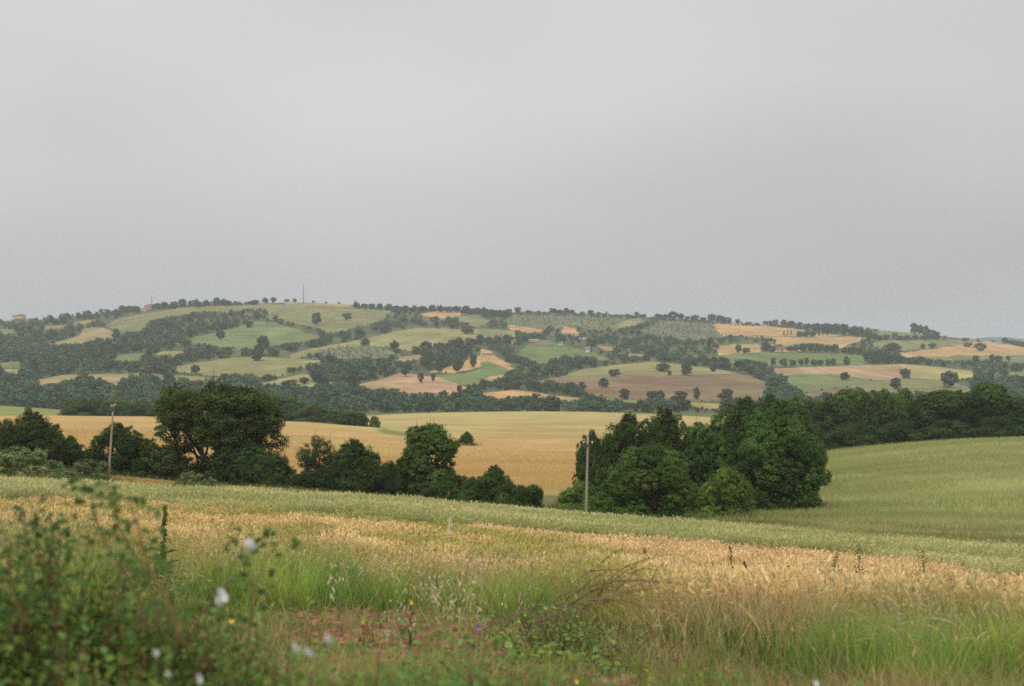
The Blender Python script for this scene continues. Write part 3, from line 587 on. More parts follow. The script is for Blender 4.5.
# ------------------------------------------------------------------ far trees
def far_tree_mesh(seed, H, W, n, kind='round'):
    r_ = np.random.default_rng(seed); g = Geo(); z0 = H*.04
    ncl = 20; cl = crown_points(r_, H, W, z0, ncl, .36, 'dome')
    if kind == 'cypress': cl[:, :2] *= .3
    rad = .36*W/2*r_.uniform(.7, 1.15, ncl)
    for k in range(ncl):
        m = n//ncl; dr = r_.normal(size=(m, 3)); dr /= np.linalg.norm(dr, axis=1)[:, None]
        P = cl[k]+dr*rad[k]*r_.uniform(.6, 1.08, m)[:, None]*np.array([1, 1, .85 if kind != 'cypress' else 1.3])
        P[:, 2] = np.clip(P[:, 2], .5, H*1.02)
        N = dr+r_.normal(size=(m, 3))*.5+[0, 0, .4]
        C = np.array([[.054, .092, .045]])*r_.uniform(.75, 1.3, (m, 1))*r_.uniform(.85, 1.15)  # bluish base: some distance haze is mixed into the leaf colour
        L = (.085*H)*r_.uniform(.7, 1.4, m); gg = g
        g.cards(P, N, L*1.5, L, C, m=0)
    g.tube([[0, 0, -.6], [0, 0, z0+.5], [0, 0, H*.5]], [.03*H, .022*H, .01*H], k=6, m=1)
    return g.mesh('far_tree', [LEAF_FAR, BARK])
FAR = [far_tree_mesh(40+i, 8, w, 1000) for i, w in enumerate((8.6, 9.4, 7.6, 8.4, 10, 7.8))]
CYP = far_tree_mesh(60, 8, 3.4, 300, 'cypress')
def put_far(col, row, hpx, wpx, label, group=None, mesh=None, name='tree', d=None):
    rj = math.sin(col*12.9898+row*78.233)*43758.5453; rj -= math.floor(rj); hpx = hpx*(.86+.36*rj); wpx = min(wpx, hpx*1.6)*(1.16-.3*rj)
    d = d or far_d(col, row); x, y = xy(col, d); zg = float(gz(np.array(x), np.array(float(y))))
    i = int(abs(col*7+row*3)) % len(FAR); me = mesh or FAR[i]
    o = thing(name, label, 'tree', (x, y, zg), group, (col*2.3) % 6.28, me)
    h = hpx*d/F/8*.96; w = wpx*d/F/(8.8 if mesh is None else 3.4)*1.12
    o.scale = (w, w, h); return o
S2 = lambda X, Y, h, w, *a, **k: put_far(250+X/3.938, 280+Y/3.938, h/3.938, w/3.938, *a, **k)
S1 = lambda X, Y, h, w, *a, **k: put_far(X/3.938, 280+Y/3.938, h/3.938, w/3.938, *a, **k)
S3 = lambda X, Y, h, w, *a, **k: put_far(500+X/3.938, 280+Y/3.938, h/3.938, w/3.938, *a, **k)
S4 = lambda X, Y, h, w, *a, **k: put_far(750+X/3.737, 300+Y/3.737, h/3.737, w/3.737, *a, **k)
S2(262, 180, 52, 46, 'big round tree alone on the upper green slope below the tall mast')
S2(382, 159, 32, 42, 'smaller lone round tree just above the yellow broom')
S2(100, 162, 24, 30, 'small bush-like tree at the top of the upper green slope', name='bush')
S2(453, 259, 30, 36, 'single round tree at the upper edge of the olive plot')
S2(570, 276, 42, 42, 'single round tree where the olive plot meets the pale slope')
S2(45, 300, 84, 62, 'large dark tree on the corner under the bright green slope')
S2(30, 318, 50, 60, 'wide dark tree touching the large one under the bright green slope')
OG = 'round trees scattered round the pale orchard fields'
for q, (X, Y, h, w) in enumerate([(655, 292, 34, 34), (693, 286, 46, 46), (745, 276, 34, 50), (715, 312, 26, 24), (750, 306, 26, 38), (690, 310, 24, 26)]):
    S2(X, Y, h, w, ['darker first tree of the orchard cluster on the pale slope', 'tallest round tree of the orchard cluster on the pale slope', 'widest tree of the orchard cluster on the pale slope', 'small middle tree below the tallest of the orchard cluster', 'small wide tree below the widest of the orchard cluster', 'smallest low tree below the tallest of the orchard cluster'][q], group=OG)
for q, (X, Y, h, w) in enumerate([(820, 290, 60, 60), (850, 296, 50, 50), (800, 284, 50, 40), (870, 262, 40, 40), (905, 256, 36, 40), (940, 256, 36, 40), (975, 254, 34, 36), (1010, 252, 34, 36), (858, 212, 42, 45), (800, 192, 46, 55)]):
    S2(X, Y, h, w, ['broad dark tree low in the thick cluster above the orange strips', 'dark tree at the lower corner of the thick cluster above the orange strips', 'first tree of the thick cluster on its pale slope side', 'smaller tree behind the broad dark one in the thick cluster', 'dark tree behind the lower corner of the thick cluster', 'third tree back in the thick cluster above the orange strips', "next to last tree in the thick cluster's back row", "last tree in the thick cluster's back row, by the pale farmhouse", "tree above the thick cluster, nearest the pale slope's upper end", "upper tree on the pale slope's top edge, apart from the cluster"][q], group='thick cluster above the orange strips')
S2(672, 406, 40, 26, 'slender tree alone on the pink ploughed field')
S2(722, 400, 30, 22, 'smaller pale tree on the pink ploughed field by the green strip')
S2(615, 380, 58, 52, 'broad tree at the upper edge of the pink ploughed field')
S2(820, 366, 60, 56, 'broad round tree between the orange strip and the green strip')
S2(880, 347, 60, 36, 'upright tree beside the orange strip above the green strip')
S2(765, 347, 32, 32, 'small tree above the ploughed field, nearest the orange strip')
S2(212, 410, 34, 36, 'small round tree on the pale strip under the hedges')
S2(155, 427, 36, 72, 'wide low tree under the pale strip')
S2(765, 458, 28, 18, 'thin pale sapling at the lower edge of the pink ploughed field')
S2(825, 452, 42, 24, 'thin feathery tree at the corner of the pink ploughed field')
S3(450, 381, 38, 46, 'round tree on the boundary of the tan dome and the brown field, standing apart')
S3(408, 423, 34, 50, 'low round tree inside the brown ploughed field')
S3(640, 361, 42, 46, 'round tree on the tan dome beside the pale track')
S3(735, 377, 46, 56, 'broadest tree on the edge between tan dome and brown field')
S3(668, 376, 18, 22, 'little bush between the two larger trees of the tan dome', name='bush')
S3(490, 470, 42, 46, 'round tree at the foot of the brown field, standing alone')
S3(600, 472, 46, 46, 'broad half of the pair at the foot of the brown field')
S3(632, 470, 38, 30, 'slim half of the pair at the foot of the brown field')
S3(707, 497, 68, 76, 'largest tree at the foot of the brown field')
S3(775, 472, 44, 36, 'upright oval tree at the foot of the brown field')
S3(890, 480, 50, 76, 'wide flat-topped tree near the low end of the brown field')
S3(325, 436, 32, 40, 'faint round tree by the narrow end of the brown field')
S3(838, 362, 28, 30, 'small tree at the edge of the tan dome and the dark belt')
S3(880, 354, 46, 66, 'wide tree in front of the bright green field')
S3(965, 357, 52, 82, 'widest grey-green tree in front of the bright green field')
S3(1010, 372, 52, 70, 'dark tree beside the widest grey-green one near the green field')
SG = 'trees standing on the skyline'
S3(357, 129, 22, 28, 'round tree on the skyline over the vine-like orchard rows', group=SG)
S3(420, 127, 16, 9, 'tiny narrow tree alone on the skyline', group=SG)
for q, (X, Y, h, w) in enumerate([(70, 117, 22, 28), (35, 118, 16, 30), (110, 119, 12, 30), (150, 120, 12, 28), (208, 124, 24, 34), (235, 128, 20, 36), (262, 130, 22, 34), (285, 130, 20, 28), (325, 130, 14, 16), (388, 132, 12, 20), (500, 134, 12, 18), (540, 136, 20, 32), (565, 137, 18, 32), (625, 144, 22, 34), (650, 147, 22, 36), (680, 150, 28, 44), (710, 153, 28, 38), (738, 156, 18, 24), (768, 158, 28, 30), (800, 160, 22, 26), (835, 162, 32, 38), (865, 164, 28, 40), (895, 167, 24, 40), (935, 171, 20, 26), (975, 172, 12, 30), (1010, 175, 12, 34)]):
    S3(X, Y+3, h, w, ordn(q)+' skyline tree over the orchards, counted from the broom slope side', group=SG)
for q, (X, Y, h, w) in enumerate([(20, 92, 20, 30), (60, 88, 22, 28), (92, 86, 20, 26), (145, 80, 14, 26), (175, 82, 14, 20), (250, 86, 10, 18), (300, 90, 8, 20), (350, 92, 8, 20), (420, 108, 18, 34), (450, 108, 18, 34), (480, 110, 18, 34), (512, 112, 20, 34), (545, 116, 20, 34), (575, 118, 20, 34), (605, 122, 24, 38), (640, 124, 22, 36), (678, 126, 32, 44), (718, 122, 26, 30), (748, 124, 26, 34), (780, 125, 28, 40), (815, 125, 28, 40), (850, 127, 28, 42), (885, 130, 28, 40), (920, 134, 28, 44), (955, 138, 30, 44), (990, 142, 32, 46), (1015, 145, 30, 40)]):
    S2(X, Y+3, h, w, (ordn(q)+' skyline tree near the tall mast, counted from the farmhouse side' if q < 8 else ordn(q-8)+' skyline tree between mast and orchards, counted from the mast'), group=SG)
for q, (X, Y, h, w) in enumerate([(480, 120, 22, 34), (510, 118, 22, 34), (535, 120, 24, 32), (590, 112, 24, 34), (620, 108, 24, 34), (650, 108, 24, 34), (688, 104, 28, 34), (720, 100, 30, 36), (752, 98, 20, 28), (785, 98, 20, 26), (813, 96, 22, 30), (855, 96, 26, 44), (893, 96, 22, 34), (1000, 94, 20, 30)]):
    S1(X, Y+4, h, w, ordn(q)+' skyline tree counted from the small mast towards the tall one', group=SG)
for q, (X, Y, h, w) in enumerate([(60, 85, 18, 30), (95, 93, 22, 24), (125, 96, 22, 30), (155, 98, 22, 30), (185, 106, 24, 34), (215, 112, 26, 36), (250, 118, 32, 44), (285, 122, 38, 46), (320, 126, 38, 48), (355, 132, 42, 50), (395, 137, 48, 56), (430, 141, 30, 40), (460, 143, 26, 34), (540, 146, 28, 22)]):
    S4(X, Y, h, w, ordn(q)+' tree of the wood edge running down the skyline', group='dark wood edge on the falling skyline')
for q, (X, Y, h, w) in enumerate([(612, 128, 40, 32), (635, 130, 38, 34), (658, 138, 40, 36), (680, 145, 38, 38), (702, 152, 34, 30)]):
    S4(X, Y, h, w, ordn(q)+' dark tree of the hilltop clump, counted down its slope', group='clump on the low hilltop')
for q, X in enumerate((480, 510, 560, 590, 620, 650, 680)): S4(X, 149+(X % 4), 20, 36, ordn(q)+' low tree in the hedge under the hilltop clump', group='hedge under the hilltop clump')
S4(355, 300, 32, 40, 'round grey-green tree on the green field under the pink one')
S4(543, 336, 46, 52, 'round dark tree on the olive-green field, the lower of the neighbouring two')
S4(582, 291, 36, 44, 'round dark tree at the corner of the pink and golden fields')
S4(745, 328, 64, 76, 'largest round tree between the golden field and the dark copse')
S4(725, 357, 28, 42, 'low grey-green tree under the largest round one near the copse')
S4(530, 197, 38, 62, 'wide grey-green tree above the dark hedge at the orange field')
S4(860, 192, 36, 40, 'round tree on the orange field near the crest, the larger')
S4(815, 177, 24, 32, 'squat round tree under the flat-topped one near the crest')
S4(805, 155, 18, 28, 'flat-topped tree on the crest of the orange field')
S4(645, 183, 18, 28, 'small round bush on the orange field, first of two', name='bush'); S4(682, 182, 20, 30, 'larger round bush on the orange field, second of two', name='bush')
S4(845, 236, 30, 34, 'round tree standing alone on the green strip'); S4(905, 234, 32, 28, 'first round tree of the close pair on the green strip', group='pair on the green strip'); S4(930, 234, 32, 28, 'second round tree of the close pair on the green strip', group='pair on the green strip')
S4(965, 230, 22, 20, 'little tree past the close pair on the green strip')
for q, (X, Y, h, w) in enumerate([(952, 160, 24, 30), (975, 166, 24, 34), (1000, 172, 24, 34), (1022, 176, 22, 34), (1045, 182, 24, 34)]):
    S4(X, Y, h, w, ordn(q)+' dark tree in the group ending the orange crest', group='group on the far end of the orange crest')
S4(910, 157, 8, 16, 'tiny bush on the bare orange crest', name='bush')
for q, X in enumerate((88, 125, 160, 190, 212, 240, 262, 292, 312, 362)):
    S4(X, 245, 26 if X != 362 else 34, 24 if X != 125 else 30, ordn(q)+' small tree of the spaced row on the bright green field', group='spaced row on the bright green field')
for q, X in enumerate((127, 140, 153)): S4(X, 134, 22, 8, ['outer', 'middle', 'inner'][q]+' slim cypress of the trio on the orange slope', group='cypress trio on the orange slope', mesh=CYP, name='cypress_tree')
for q, X in enumerate((258, 272, 290)): S4(X, 134, 18, 9, ordn(q)+' short cypress past the bush clump on the orange slope', group='cypresses before the wood edge', mesh=CYP, name='cypress_tree')
for q, (X, w) in enumerate(((190, 30), (212, 34), (236, 26))): S4(X, 138, 24, w, ['first', 'widest', 'last'][q]+' dark bush of the clump between the cypresses on the orange slope', group='clump by the cypresses', name='bush')
for q, (X, Y, h, w) in enumerate([(60, 190, 34, 34), (78, 172, 34, 40), (150, 193, 26, 30), (172, 193, 28, 34), (200, 194, 34, 38), (228, 194, 32, 36), (258, 195, 30, 34), (288, 196, 30, 34), (316, 197, 32, 34), (355, 200, 26, 34), (380, 203, 28, 36), (408, 206, 30, 36), (440, 232, 44, 50), (470, 232, 50, 50), (500, 232, 46, 46), (530, 236, 34, 44), (560, 238, 30, 36), (595, 238, 24, 34)]):
    S4(X, Y, h, w, ordn(q)+' tree of the hedge above the bright green field, from the pink farmhouse', group='hedge between the orange and green fields')
S3(940, 288, 38, 30, 'small tree on the orange strip above the bright green field'); S3(970, 288, 24, 28, 'low bush-like tree beside the small one on the orange strip')
for X, Y, h, w in [(872, 215, 44, 60), (160, 292, 46, 60)]: pass
S1(870, 235, 38, 40, 'round tree alone in the bright green slope, low on its edge')
S1(980, 188, 26, 34, 'round tree alone in the bright green slope, high on its edge')
S1(768, 370, 44, 34, 'upright dark tree on the pale field above the valley wood')
S1(665, 415, 50, 50, 'dark rounded tree at the tip of the tan field'); S1(580, 378, 36, 40, 'dark tree between the two tan strips')

# the woodland: everything on the far slope that is neither field nor grove, too many trees to count
def place_mass(pts, meshes_n, colour, base_seed):
    """pts: (x,y,z,h,w) -> one mesh"""
    r_ = np.random.default_rng(base_seed); tm = []
    for s in range(6):
        ncl = 9; cl = crown_points(r_, 1, 1, .0, ncl, .42, 'dome'); P = []; N = []; K = []
        for k in range(ncl):
            m = meshes_n//ncl; dr = r_.normal(size=(m, 3)); dr /= np.linalg.norm(dr, axis=1)[:, None]; dr[:, 2] = np.abs(dr[:, 2])*np.where(r_.random(m) < .75, 1, -1)
            P.append(cl[k]+dr*.22*r_.uniform(.7, 1.1, m)[:, None]); N.append(dr+r_.normal(size=(m, 3))*.45+[0, 0, .4]); K.append(np.full(m, r_.uniform(.8, 1.2)))
        tm.append((np.vstack(P), np.vstack(N), np.concatenate(K)))
    g = Geo(); global rng; keep = rng; rng = r_
    var = r_.integers(0, 6, len(pts))
    for s in range(6):
        q = pts[var == s]; P, N, K = tm[s]
        if not len(q): continue
        sc = np.stack([q[:, 4], q[:, 4], q[:, 3]], 1)
        PP = q[:, None, :3]+P[None]*sc[:, None]; PP[..., 2] = np.maximum(PP[..., 2], q[:, None, 2]+.2)
        n = len(q)*len(P); tone = r_.uniform(.5, 1.7, (len(q), 1))*K[None]*r_.uniform(.93, 1.08, (len(q), len(P)))
        hue = r_.uniform(-1, 1, (len(q), 1, 1))*np.array([.32, 0, -.12])
        C = np.asarray(colour)[None, None]*tone[..., None]*(1+hue)
        L = np.repeat(q[:, 3], len(P))*.145*r_.uniform(.7, 1.3, n)
        g.cards(PP.reshape(-1, 3), np.tile(N, (len(q), 1)), L*1.3, L, C.reshape(-1, 3))
    rng = keep
    return g
def build_woods():
    r_ = np.random.default_rng(5); n = 12000
    col = r_.uniform(-150, 1175, n); t = r_.random(n)
    sk = np.interp(col, [c for c, _ in SKY_R], [r for _, r in SKY_R]); row = sk+1+(414-sk-1)*t**.95
    d = 950*np.ones(n); out = []
    # low scrub along the skyline
    # distance for each row, by table on a column raster
    cs = np.arange(-150, 1180, 8.0); ds = np.exp(np.linspace(math.log(950), math.log(2740), 700))
    RR = np.array([CY-F*gz((c-CX)/F*ds, ds)/ds for c in cs]); RRm = np.minimum.accumulate(RR, axis=1)
    ci = np.clip(((col+150)/8).round().astype(int), 0, len(cs)-1)
    d = np.array([ds[min(len(ds)-1, np.searchsorted(-RRm[c], -rw))] for c, rw in zip(ci, row)])
    x = (col-CX)/F*d; z = gz(x, d); rowt = CY-F*z/d
    h = r_.uniform(5.0, 11.0, n)*np.where(col > 460, .92, 1.0); h = np.where(rowt > 396, h*1.0, h)
    inb = in_fields(col, rowt)
    ok = ~inb
    hp = h*F/d
    bad = ok & in_fields(col, rowt-.55*hp); h = np.where(bad, h*.55, h); hp = h*F/d
    bad2 = ok & bad & in_fields(col, rowt-.6*hp); h = np.where(bad2, h*.45, h)
    # thin out in the pale far-right corner and leave light where roofs stand
    ok &= r_.random(n) < np.interp(col, [0, 240, 330], [1, .95, .66])
    keep = ok & ~((np.abs(col-20) < 9) & (rowt > 316) & (rowt < 326)) & ~((np.abs(col-146) < 6) & (rowt > 307) & (rowt < 314))
    w = h*r_.uniform(.95, 1.35, n)
    pts = np.stack([x, d, z, h, w], 1)[keep]
    m = 520; c2 = np.concatenate([r_.uniform(395, 730, m-170), r_.uniform(160, 250, 70), r_.uniform(730, 880, 100)]); d2 = np.interp(c2, [0, 600, 1000], [2400, 2500, 2700])-r_.uniform(5, 60, m); x2 = (c2-CX)/F*d2; h2 = r_.uniform(2.0, 5.5, m)
    pts = np.vstack([pts, np.stack([x2, d2, gz(x2, d2), h2, h2*r_.uniform(1.2, 2.2, m)], 1)])
    g = place_mass(pts, 240, (.054, .092, .045), 71)  # woods colour shifted bluish for distance haze, besides the haze box
    link('woodland', g.mesh('woodland', [LEAF_FAR]), kind='stuff', label='dense dark green woods and thickets covering the far slope between the fields')
    # olive and orchard plots in rows
    P = []
    for c, p in FIELDS:
        if c != GROVE: continue
        pa = np.array(p); c0, r0 = pa.min(0); c1, r1 = pa.max(0)
        dl = far_d((c0+c1)/2, r1); dh = min(2600, far_d((c0+c1)/2, max(r0, 314)))
        xs = np.arange((c0-CX)/F*dh-60, (c1-CX)/F*dh+60, 7.5); ys = np.arange(dl-60, dh+60, 17.0)
        X, Y = np.meshgrid(xs, ys); X = X+(Y-Y.min())*.22; X = X.ravel()+r_.normal(size=X.size)*1.1; Y = Y.ravel()+r_.normal(size=Y.size)*2
        Z = gz(X, Y); cc = CX+F*X/Y; rr = CY-F*Z/Y; m = in_poly(cc, rr, p)
        hh = r_.uniform(2.2, 4.6, m.sum()); P.append(np.stack([X[m], Y[m], Z[m], hh, hh*1.2], 1))
    P = np.vstack(P)
    g = place_mass(P, 60, (.085, .105, .065), 72)
    link('olive_grove', g.mesh('olive_grove', [LEAF_FAR]), kind='stuff', label='grey-green olive and orchard trees planted in rows on the upper slope')
    # yellow broom patches
    m = 260; X = r_.uniform(300, 450, m); Y = 158+(X-300)*.1+r_.uniform(-6, 12, m); q = []
    for a, b in zip(250+X/3.938, 280+Y/3.938):
        dd = far_d(a, b); xx = (a-CX)/F*dd; q.append((xx, dd, float(gz(np.array(xx), np.array(dd))), 1.8, 2.6))
    g = place_mass(np.array(q), 30, (.34, .29, .05), 73)
    link('broom_scrub', g.mesh('broom_scrub', [LEAF_FAR]), kind='stuff', label='patches of yellow flowering broom on the upper green slope')
build_woods()

# ------------------------------------------------------------------ farm buildings, masts
def flat_mat(name, c, rough=.85, var=.08, scale=1.0): return new_mat(name, rough, attr=False, color=c, var=var, scale=scale)
M_CREAM = flat_mat('cream_render', (.62, .50, .33)); M_WHITE = flat_mat('white_render', (.72, .70, .66)); M_PINKW = flat_mat('pink_render', (.55, .38, .33))
M_TILE = flat_mat('clay_roof_tile', (.36, .17, .12)); M_DARKW = flat_mat('window_dark', (.04, .045, .05), .3); M_METAL = flat_mat('grey_metal_sheet', (.42, .43, .44), .5)
M_STEEL = flat_mat('galvanised_steel', (.30, .31, .32), .5)
def house(col, row, w, dep, h, label, wall, roof=M_TILE, rh=None, name='farmhouse', cat='house', rz=0.15, nw=4, floors=2, hip=False, d=None):
    d = d or far_d(col, row); x, y = xy(col, d); x = float(x); z = float(gz(np.array(x), np.array(float(y))))
    o = thing(name, label, cat, (x, y, z-.5), None, rz)
    g = Geo(); g.box((0, 0, h/2), (w/2, dep/2, h/2)); link('wall', g.mesh('wall', [wall]), o)
    rh = rh or h*.35; e = .5; a = w/2+e; b = dep/2+e; rx = a-(b if hip else 0)
    g = Geo(); V = [(-a, -b, h), (a, -b, h), (a, b, h), (-a, b, h), (-rx, 0, h+rh), (rx, 0, h+rh), (-a, -b, h+.25), (a, -b, h+.25), (a, b, h+.25), (-a, b, h+.25)]
    g.add(V, [[0, 3, 2, 1], [0, 1, 7, 6], [1, 2, 8, 7], [2, 3, 9, 8], [3, 0, 6, 9], [6, 7, 5, 4], [8, 9, 4, 5], [7, 8, 5, 5], [9, 6, 4, 4]][:7]+[[7, 8, 5, 7]][:0])
    me = g.mesh('roof', [roof]); ro = link('roof', me, o)
    g = Geo()
    for sgn, rr in ((1, rx), (-1, -rx)):
        p = np.array([(sgn*a, -b, h+.25), (sgn*a, b, h+.25), (rr, 0, h+rh), ((sgn*a+rr)/2, -b/2, h+.25+(rh-.25)/2)], float)
        g.add(p, [[0, 1, 2, 3]])
    link('roof_gable', g.mesh('roof_gable', [roof if hip else wall]), ro)
    if rh > 1.2:
        g = Geo(); g.box((w*.22, 0, h+rh+.3), (.4, .4, .8)); link('chimney', g.mesh('chimney', [wall]), ro)
    for f in range(floors):
        for k in range(nw):
            g = Geo(); g.box(((k+.5)/nw*w-w/2, -dep/2-.03, h*(f+.55)/floors), (.55, .05, .75)); link('window', g.mesh('window', [M_DARKW]), o)
    return o
house(21, 319.5, 15, 10, 8.5, 'large cream villa with tiled roof among trees on the far crest', M_CREAM, name='villa', nw=4, hip=True, rz=.2)
house(14.5, 319, 7, 7, 7, 'pale narrow annex standing beside the cream villa', M_WHITE, name='annex', cat='building', nw=2, rz=.2)
house(28.5, 320.5, 9, 6, 3, 'low white shed beside the cream villa', M_WHITE, name='shed', cat='shed', nw=2, floors=1)
house(144, 311.5, 9, 8, 4.6, 'white end of the red-roofed farmhouse on the skyline, the lower house', M_WHITE, name='farmhouse', nw=2, rz=.3)
house(148, 310.8, 11, 8, 6.5, 'pink farmhouse with red roof on the skyline beside the small mast', M_PINKW, name='farmhouse', nw=3, rz=.3, rh=3.2)
house(534, 342, 12, 6, 3, 'long low white building at the upper edge of the green dome field', M_WHITE, name='farm_building', cat='building', nw=3, floors=1, roof=M_METAL, rz=0)
house(513, 344, 4.5, 5, 4, 'tiny white hut among trees below the orange patch', M_WHITE, name='hut', cat='hut', nw=1, floors=1)
house(582, 340, 14, 7, 3, 'grey metal-roofed shed nearest the orange wedge in the shed row', M_WHITE, roof=M_METAL, name='shed', cat='shed', nw=3, floors=1, rz=-.1)
house(592, 341, 18, 7, 3.2, 'longest metal-roofed shed in the middle of the shed row', M_WHITE, roof=M_METAL, name='shed', cat='shed', nw=4, floors=1, rz=-.1)
house(602, 343, 12, 7, 3.0, 'grey metal-roofed shed at the outer end of the shed row by the woods', M_WHITE, roof=M_METAL, name='shed', cat='shed', nw=3, floors=1, rz=-.1)
house(561, 346, 5, 5, 4, 'small white cabin between the long low building and the sheds', M_WHITE, name='cabin', cat='cabin', nw=1, floors=1)
house(588, 354, 4, 5, 6.5, 'narrow tall white house half hidden in trees above the green dome field', M_WHITE, name='house', nw=1)
house(778, 351, 14, 6, 3.6, 'low pink farmhouse between hedge trees above the bright green field', M_PINKW, name='farmhouse', nw=3, floors=1, rz=0)
house(771, 347, 6, 6, 6, 'pale upright farmhouse behind the low pink one', M_CREAM, name='farmhouse', nw=1)
house(498, 337, 10, 6, 3.5, 'pale farmhouse with clay roof at the tip of the pale green field', M_CREAM, name='farmhouse', nw=3, floors=1, rz=.1)
def mast(col, row, top, label, wbase, lattice=True):
    d = far_d(col, row)-15; x, y = xy(col, d); x = float(x); z = float(gz(np.array(x), np.array(float(y))))
    H = -(top-CY)*d/F-z; o = thing('radio_mast', label, 'mast', (x, y, z), None, .4); g = Geo()
    nb = 12
    for sx, sy in ((-1, -1), (1, -1), (1, 1), (-1, 1)):
        g.tube([(sx*wbase, sy*wbase, -.5), (sx*wbase*.35, sy*wbase*.35, H)], [.16, .10], k=6)
    for i in range(nb):
        a = i/nb; b = (i+1)/nb; wa = wbase*(1-.65*a); wb = wbase*(1-.65*b)
        for q in range(4):
            c0 = [(-1, -1), (1, -1), (1, 1), (-1, 1)][q]; c1 = [(-1, -1), (1, -1), (1, 1), (-1, 1)][(q+1) % 4]
            g.tube([(c0[0]*wa, c0[1]*wa, a*H), (c1[0]*wb, c1[1]*wb, b*H)], [.07, .07], k=4)
            g.tube([(c1[0]*wa, c1[1]*wa, a*H), (c0[0]*wb, c0[1]*wb, b*H)], [.07, .07], k=4)
    link('lattice_tower', g.mesh('lattice_tower', [M_STEEL]), o)
    g = Geo()
    for q in range(3):
        a = q*2.1; g.box((math.cos(a)*wbase*.8, math.sin(a)*wbase*.8, H-1.6), (.22, .22, 1.5), rz=a)
    link('antenna', g.mesh('antenna', [M_WHITE]), o)
    g = Geo(); g.tube([(0, 0, H-.5), (0, 0, H+2.5)], [.12, .05], k=6); link('spire', g.mesh('spire', [M_STEEL]), o)
mast(303.5, 303, 283.5, 'tall thin lattice mast on the highest part of the skyline', .75)
mast(151.5, 309, 295.5, 'short mast rising beside the red-roofed farmhouse on the skyline', .8)

# ------------------------------------------------------------------ power poles
M_POLE = new_mat('weathered_concrete_pole', .9, attr=False, color=(.36, .30, .235), var=.22, scale=2.5, stretch=(1, 1, .3)); M_IRON = flat_mat('rusty_iron', (.10, .07, .055), .8); M_PORC = flat_mat('porcelain', (.5, .5, .46), .3)
def pole(col, d, base_row, top_row, top_col, label, cross):
    x, y = xy(col, d); x = float(x); z = float(gz(np.array(x), np.array(float(y))))
    zt = -(top_row-CY)*d/F; H = zt-z; xt = (top_col-col)/F*d
    o = thing('power_pole', label, 'pole', (x, y, z))
    g = Geo(); N_ = 9; tt = np.linspace(0, 1, N_)
    P = np.stack([xt*tt, 0*tt, -1+(H+1)*tt], 1); g.tube(P, .13-.04*tt, k=12); link('shaft', g.mesh('shaft', [M_POLE], True), o)
    if cross:
        g = Geo(); g.box((xt*.97, -.14, H-.75), (.42, .05, .06)); ca = link('crossarm', g.mesh('crossarm', [M_IRON]), o)
        spots = [(-.36, H-.69), (.36, H-.69), (0.0, H)]
    else:
        g = Geo(); g.box((xt-.02, -.16, H-.45), (.05, .05, .28)); ca = link('bracket', g.mesh('bracket', [M_IRON]), o)
        spots = [(-.18, H-.3), (.2, H-.2)]
        g = Geo()
        g.tube([(xt*.4-.32, -.12, H*.42), (xt*.4, -.14, H*.42)], [.03, .03], k=6); g.tube([(xt*.4-.34, -.12, H*.36), (xt*.4, -.14, H*.36)], [.03, .03], k=6)
        link('rung', g.mesh('rung', [M_IRON]), o)
    for sx, sz in spots:
        g = Geo(); g.tube([(0, 0, 0), (0, 0, .12), (0, 0, .13), (0, 0, .2), (0, 0, .21), (0, 0, .3)], [.03, .03, .09, .08, .06, .035], k=10)
        iz = link('insulator', g.mesh('insulator', [M_PORC], True), ca, (xt+sx, -.13 if sz < H else 0, sz))
pole(107.5, 151, 479, 404.5, 113.5, 'leaning weathered power pole before the dark hedge', False)
pole(585.5, 123, 517, 436.5, 588, 'straight upright power pole in front of the big dark tree clump', True)

# ------------------------------------------------------------------ crops and grasses of the near field (nobody could count them)
CROP = new_mat('crop_stalks', .75, attr=True, trans=.30)
def scatter(n, c0, c1, dmin, dmax, power, seed):
    """random ground points, density falling with distance; returns x, y, z, col, d"""
    r_ = np.random.default_rng(seed); u = r_.random(n)
    if abs(power-1) < 1e-6: d = dmin*(dmax/dmin)**u
    else: e = 1-power; d = (dmin**e+u*(dmax**e-dmin**e))**(1/e)
    col = r_.uniform(c0, c1, n); x = (col-CX)/F*d
    return x, d, gz(x, d), col, d, r_
def stalks(g, x, y, z, h, w, cb, ct, r_, k=4, lean=.25, tip=.12, wind=None):
    n = len(x); t = np.linspace(0, 1, k)[None]
    az = r_.uniform(0, 2*pi, n) if wind is None else wind+r_.normal(size=n)*.7
    le = lean*r_.uniform(.2, 1.3, n)
    P = np.empty((n, k, 3)); off = (le*h)[:, None]*t**1.9
    P[..., 0] = x[:, None]+np.cos(az)[:, None]*off; P[..., 1] = y[:, None]+np.sin(az)[:, None]*off; P[..., 2] = z[:, None]+h[:, None]*t*(1-.3*(le[:, None]*t)**1.5)
    W = w[:, None]*.5*(1-(1-tip)*t**1.7)
    a2 = r_.uniform(-.9, .9, n); S = np.stack([np.cos(a2), np.sin(a2), np.zeros(n)], 1)
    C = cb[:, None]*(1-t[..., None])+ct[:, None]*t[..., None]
    g.strip(P, W, S, C); return P[:, -1], az, le
def tint(n, base, r_, v=.25, h=.12):
    b = np.asarray(base, float); b = np.broadcast_to(b, (n, 3)) if b.ndim == 1 else b
    return b*r_.uniform(1-v, 1+v, (n, 1))*(1+r_.uniform(-1, 1, (n, 1))*np.array([h, 0, -h]))
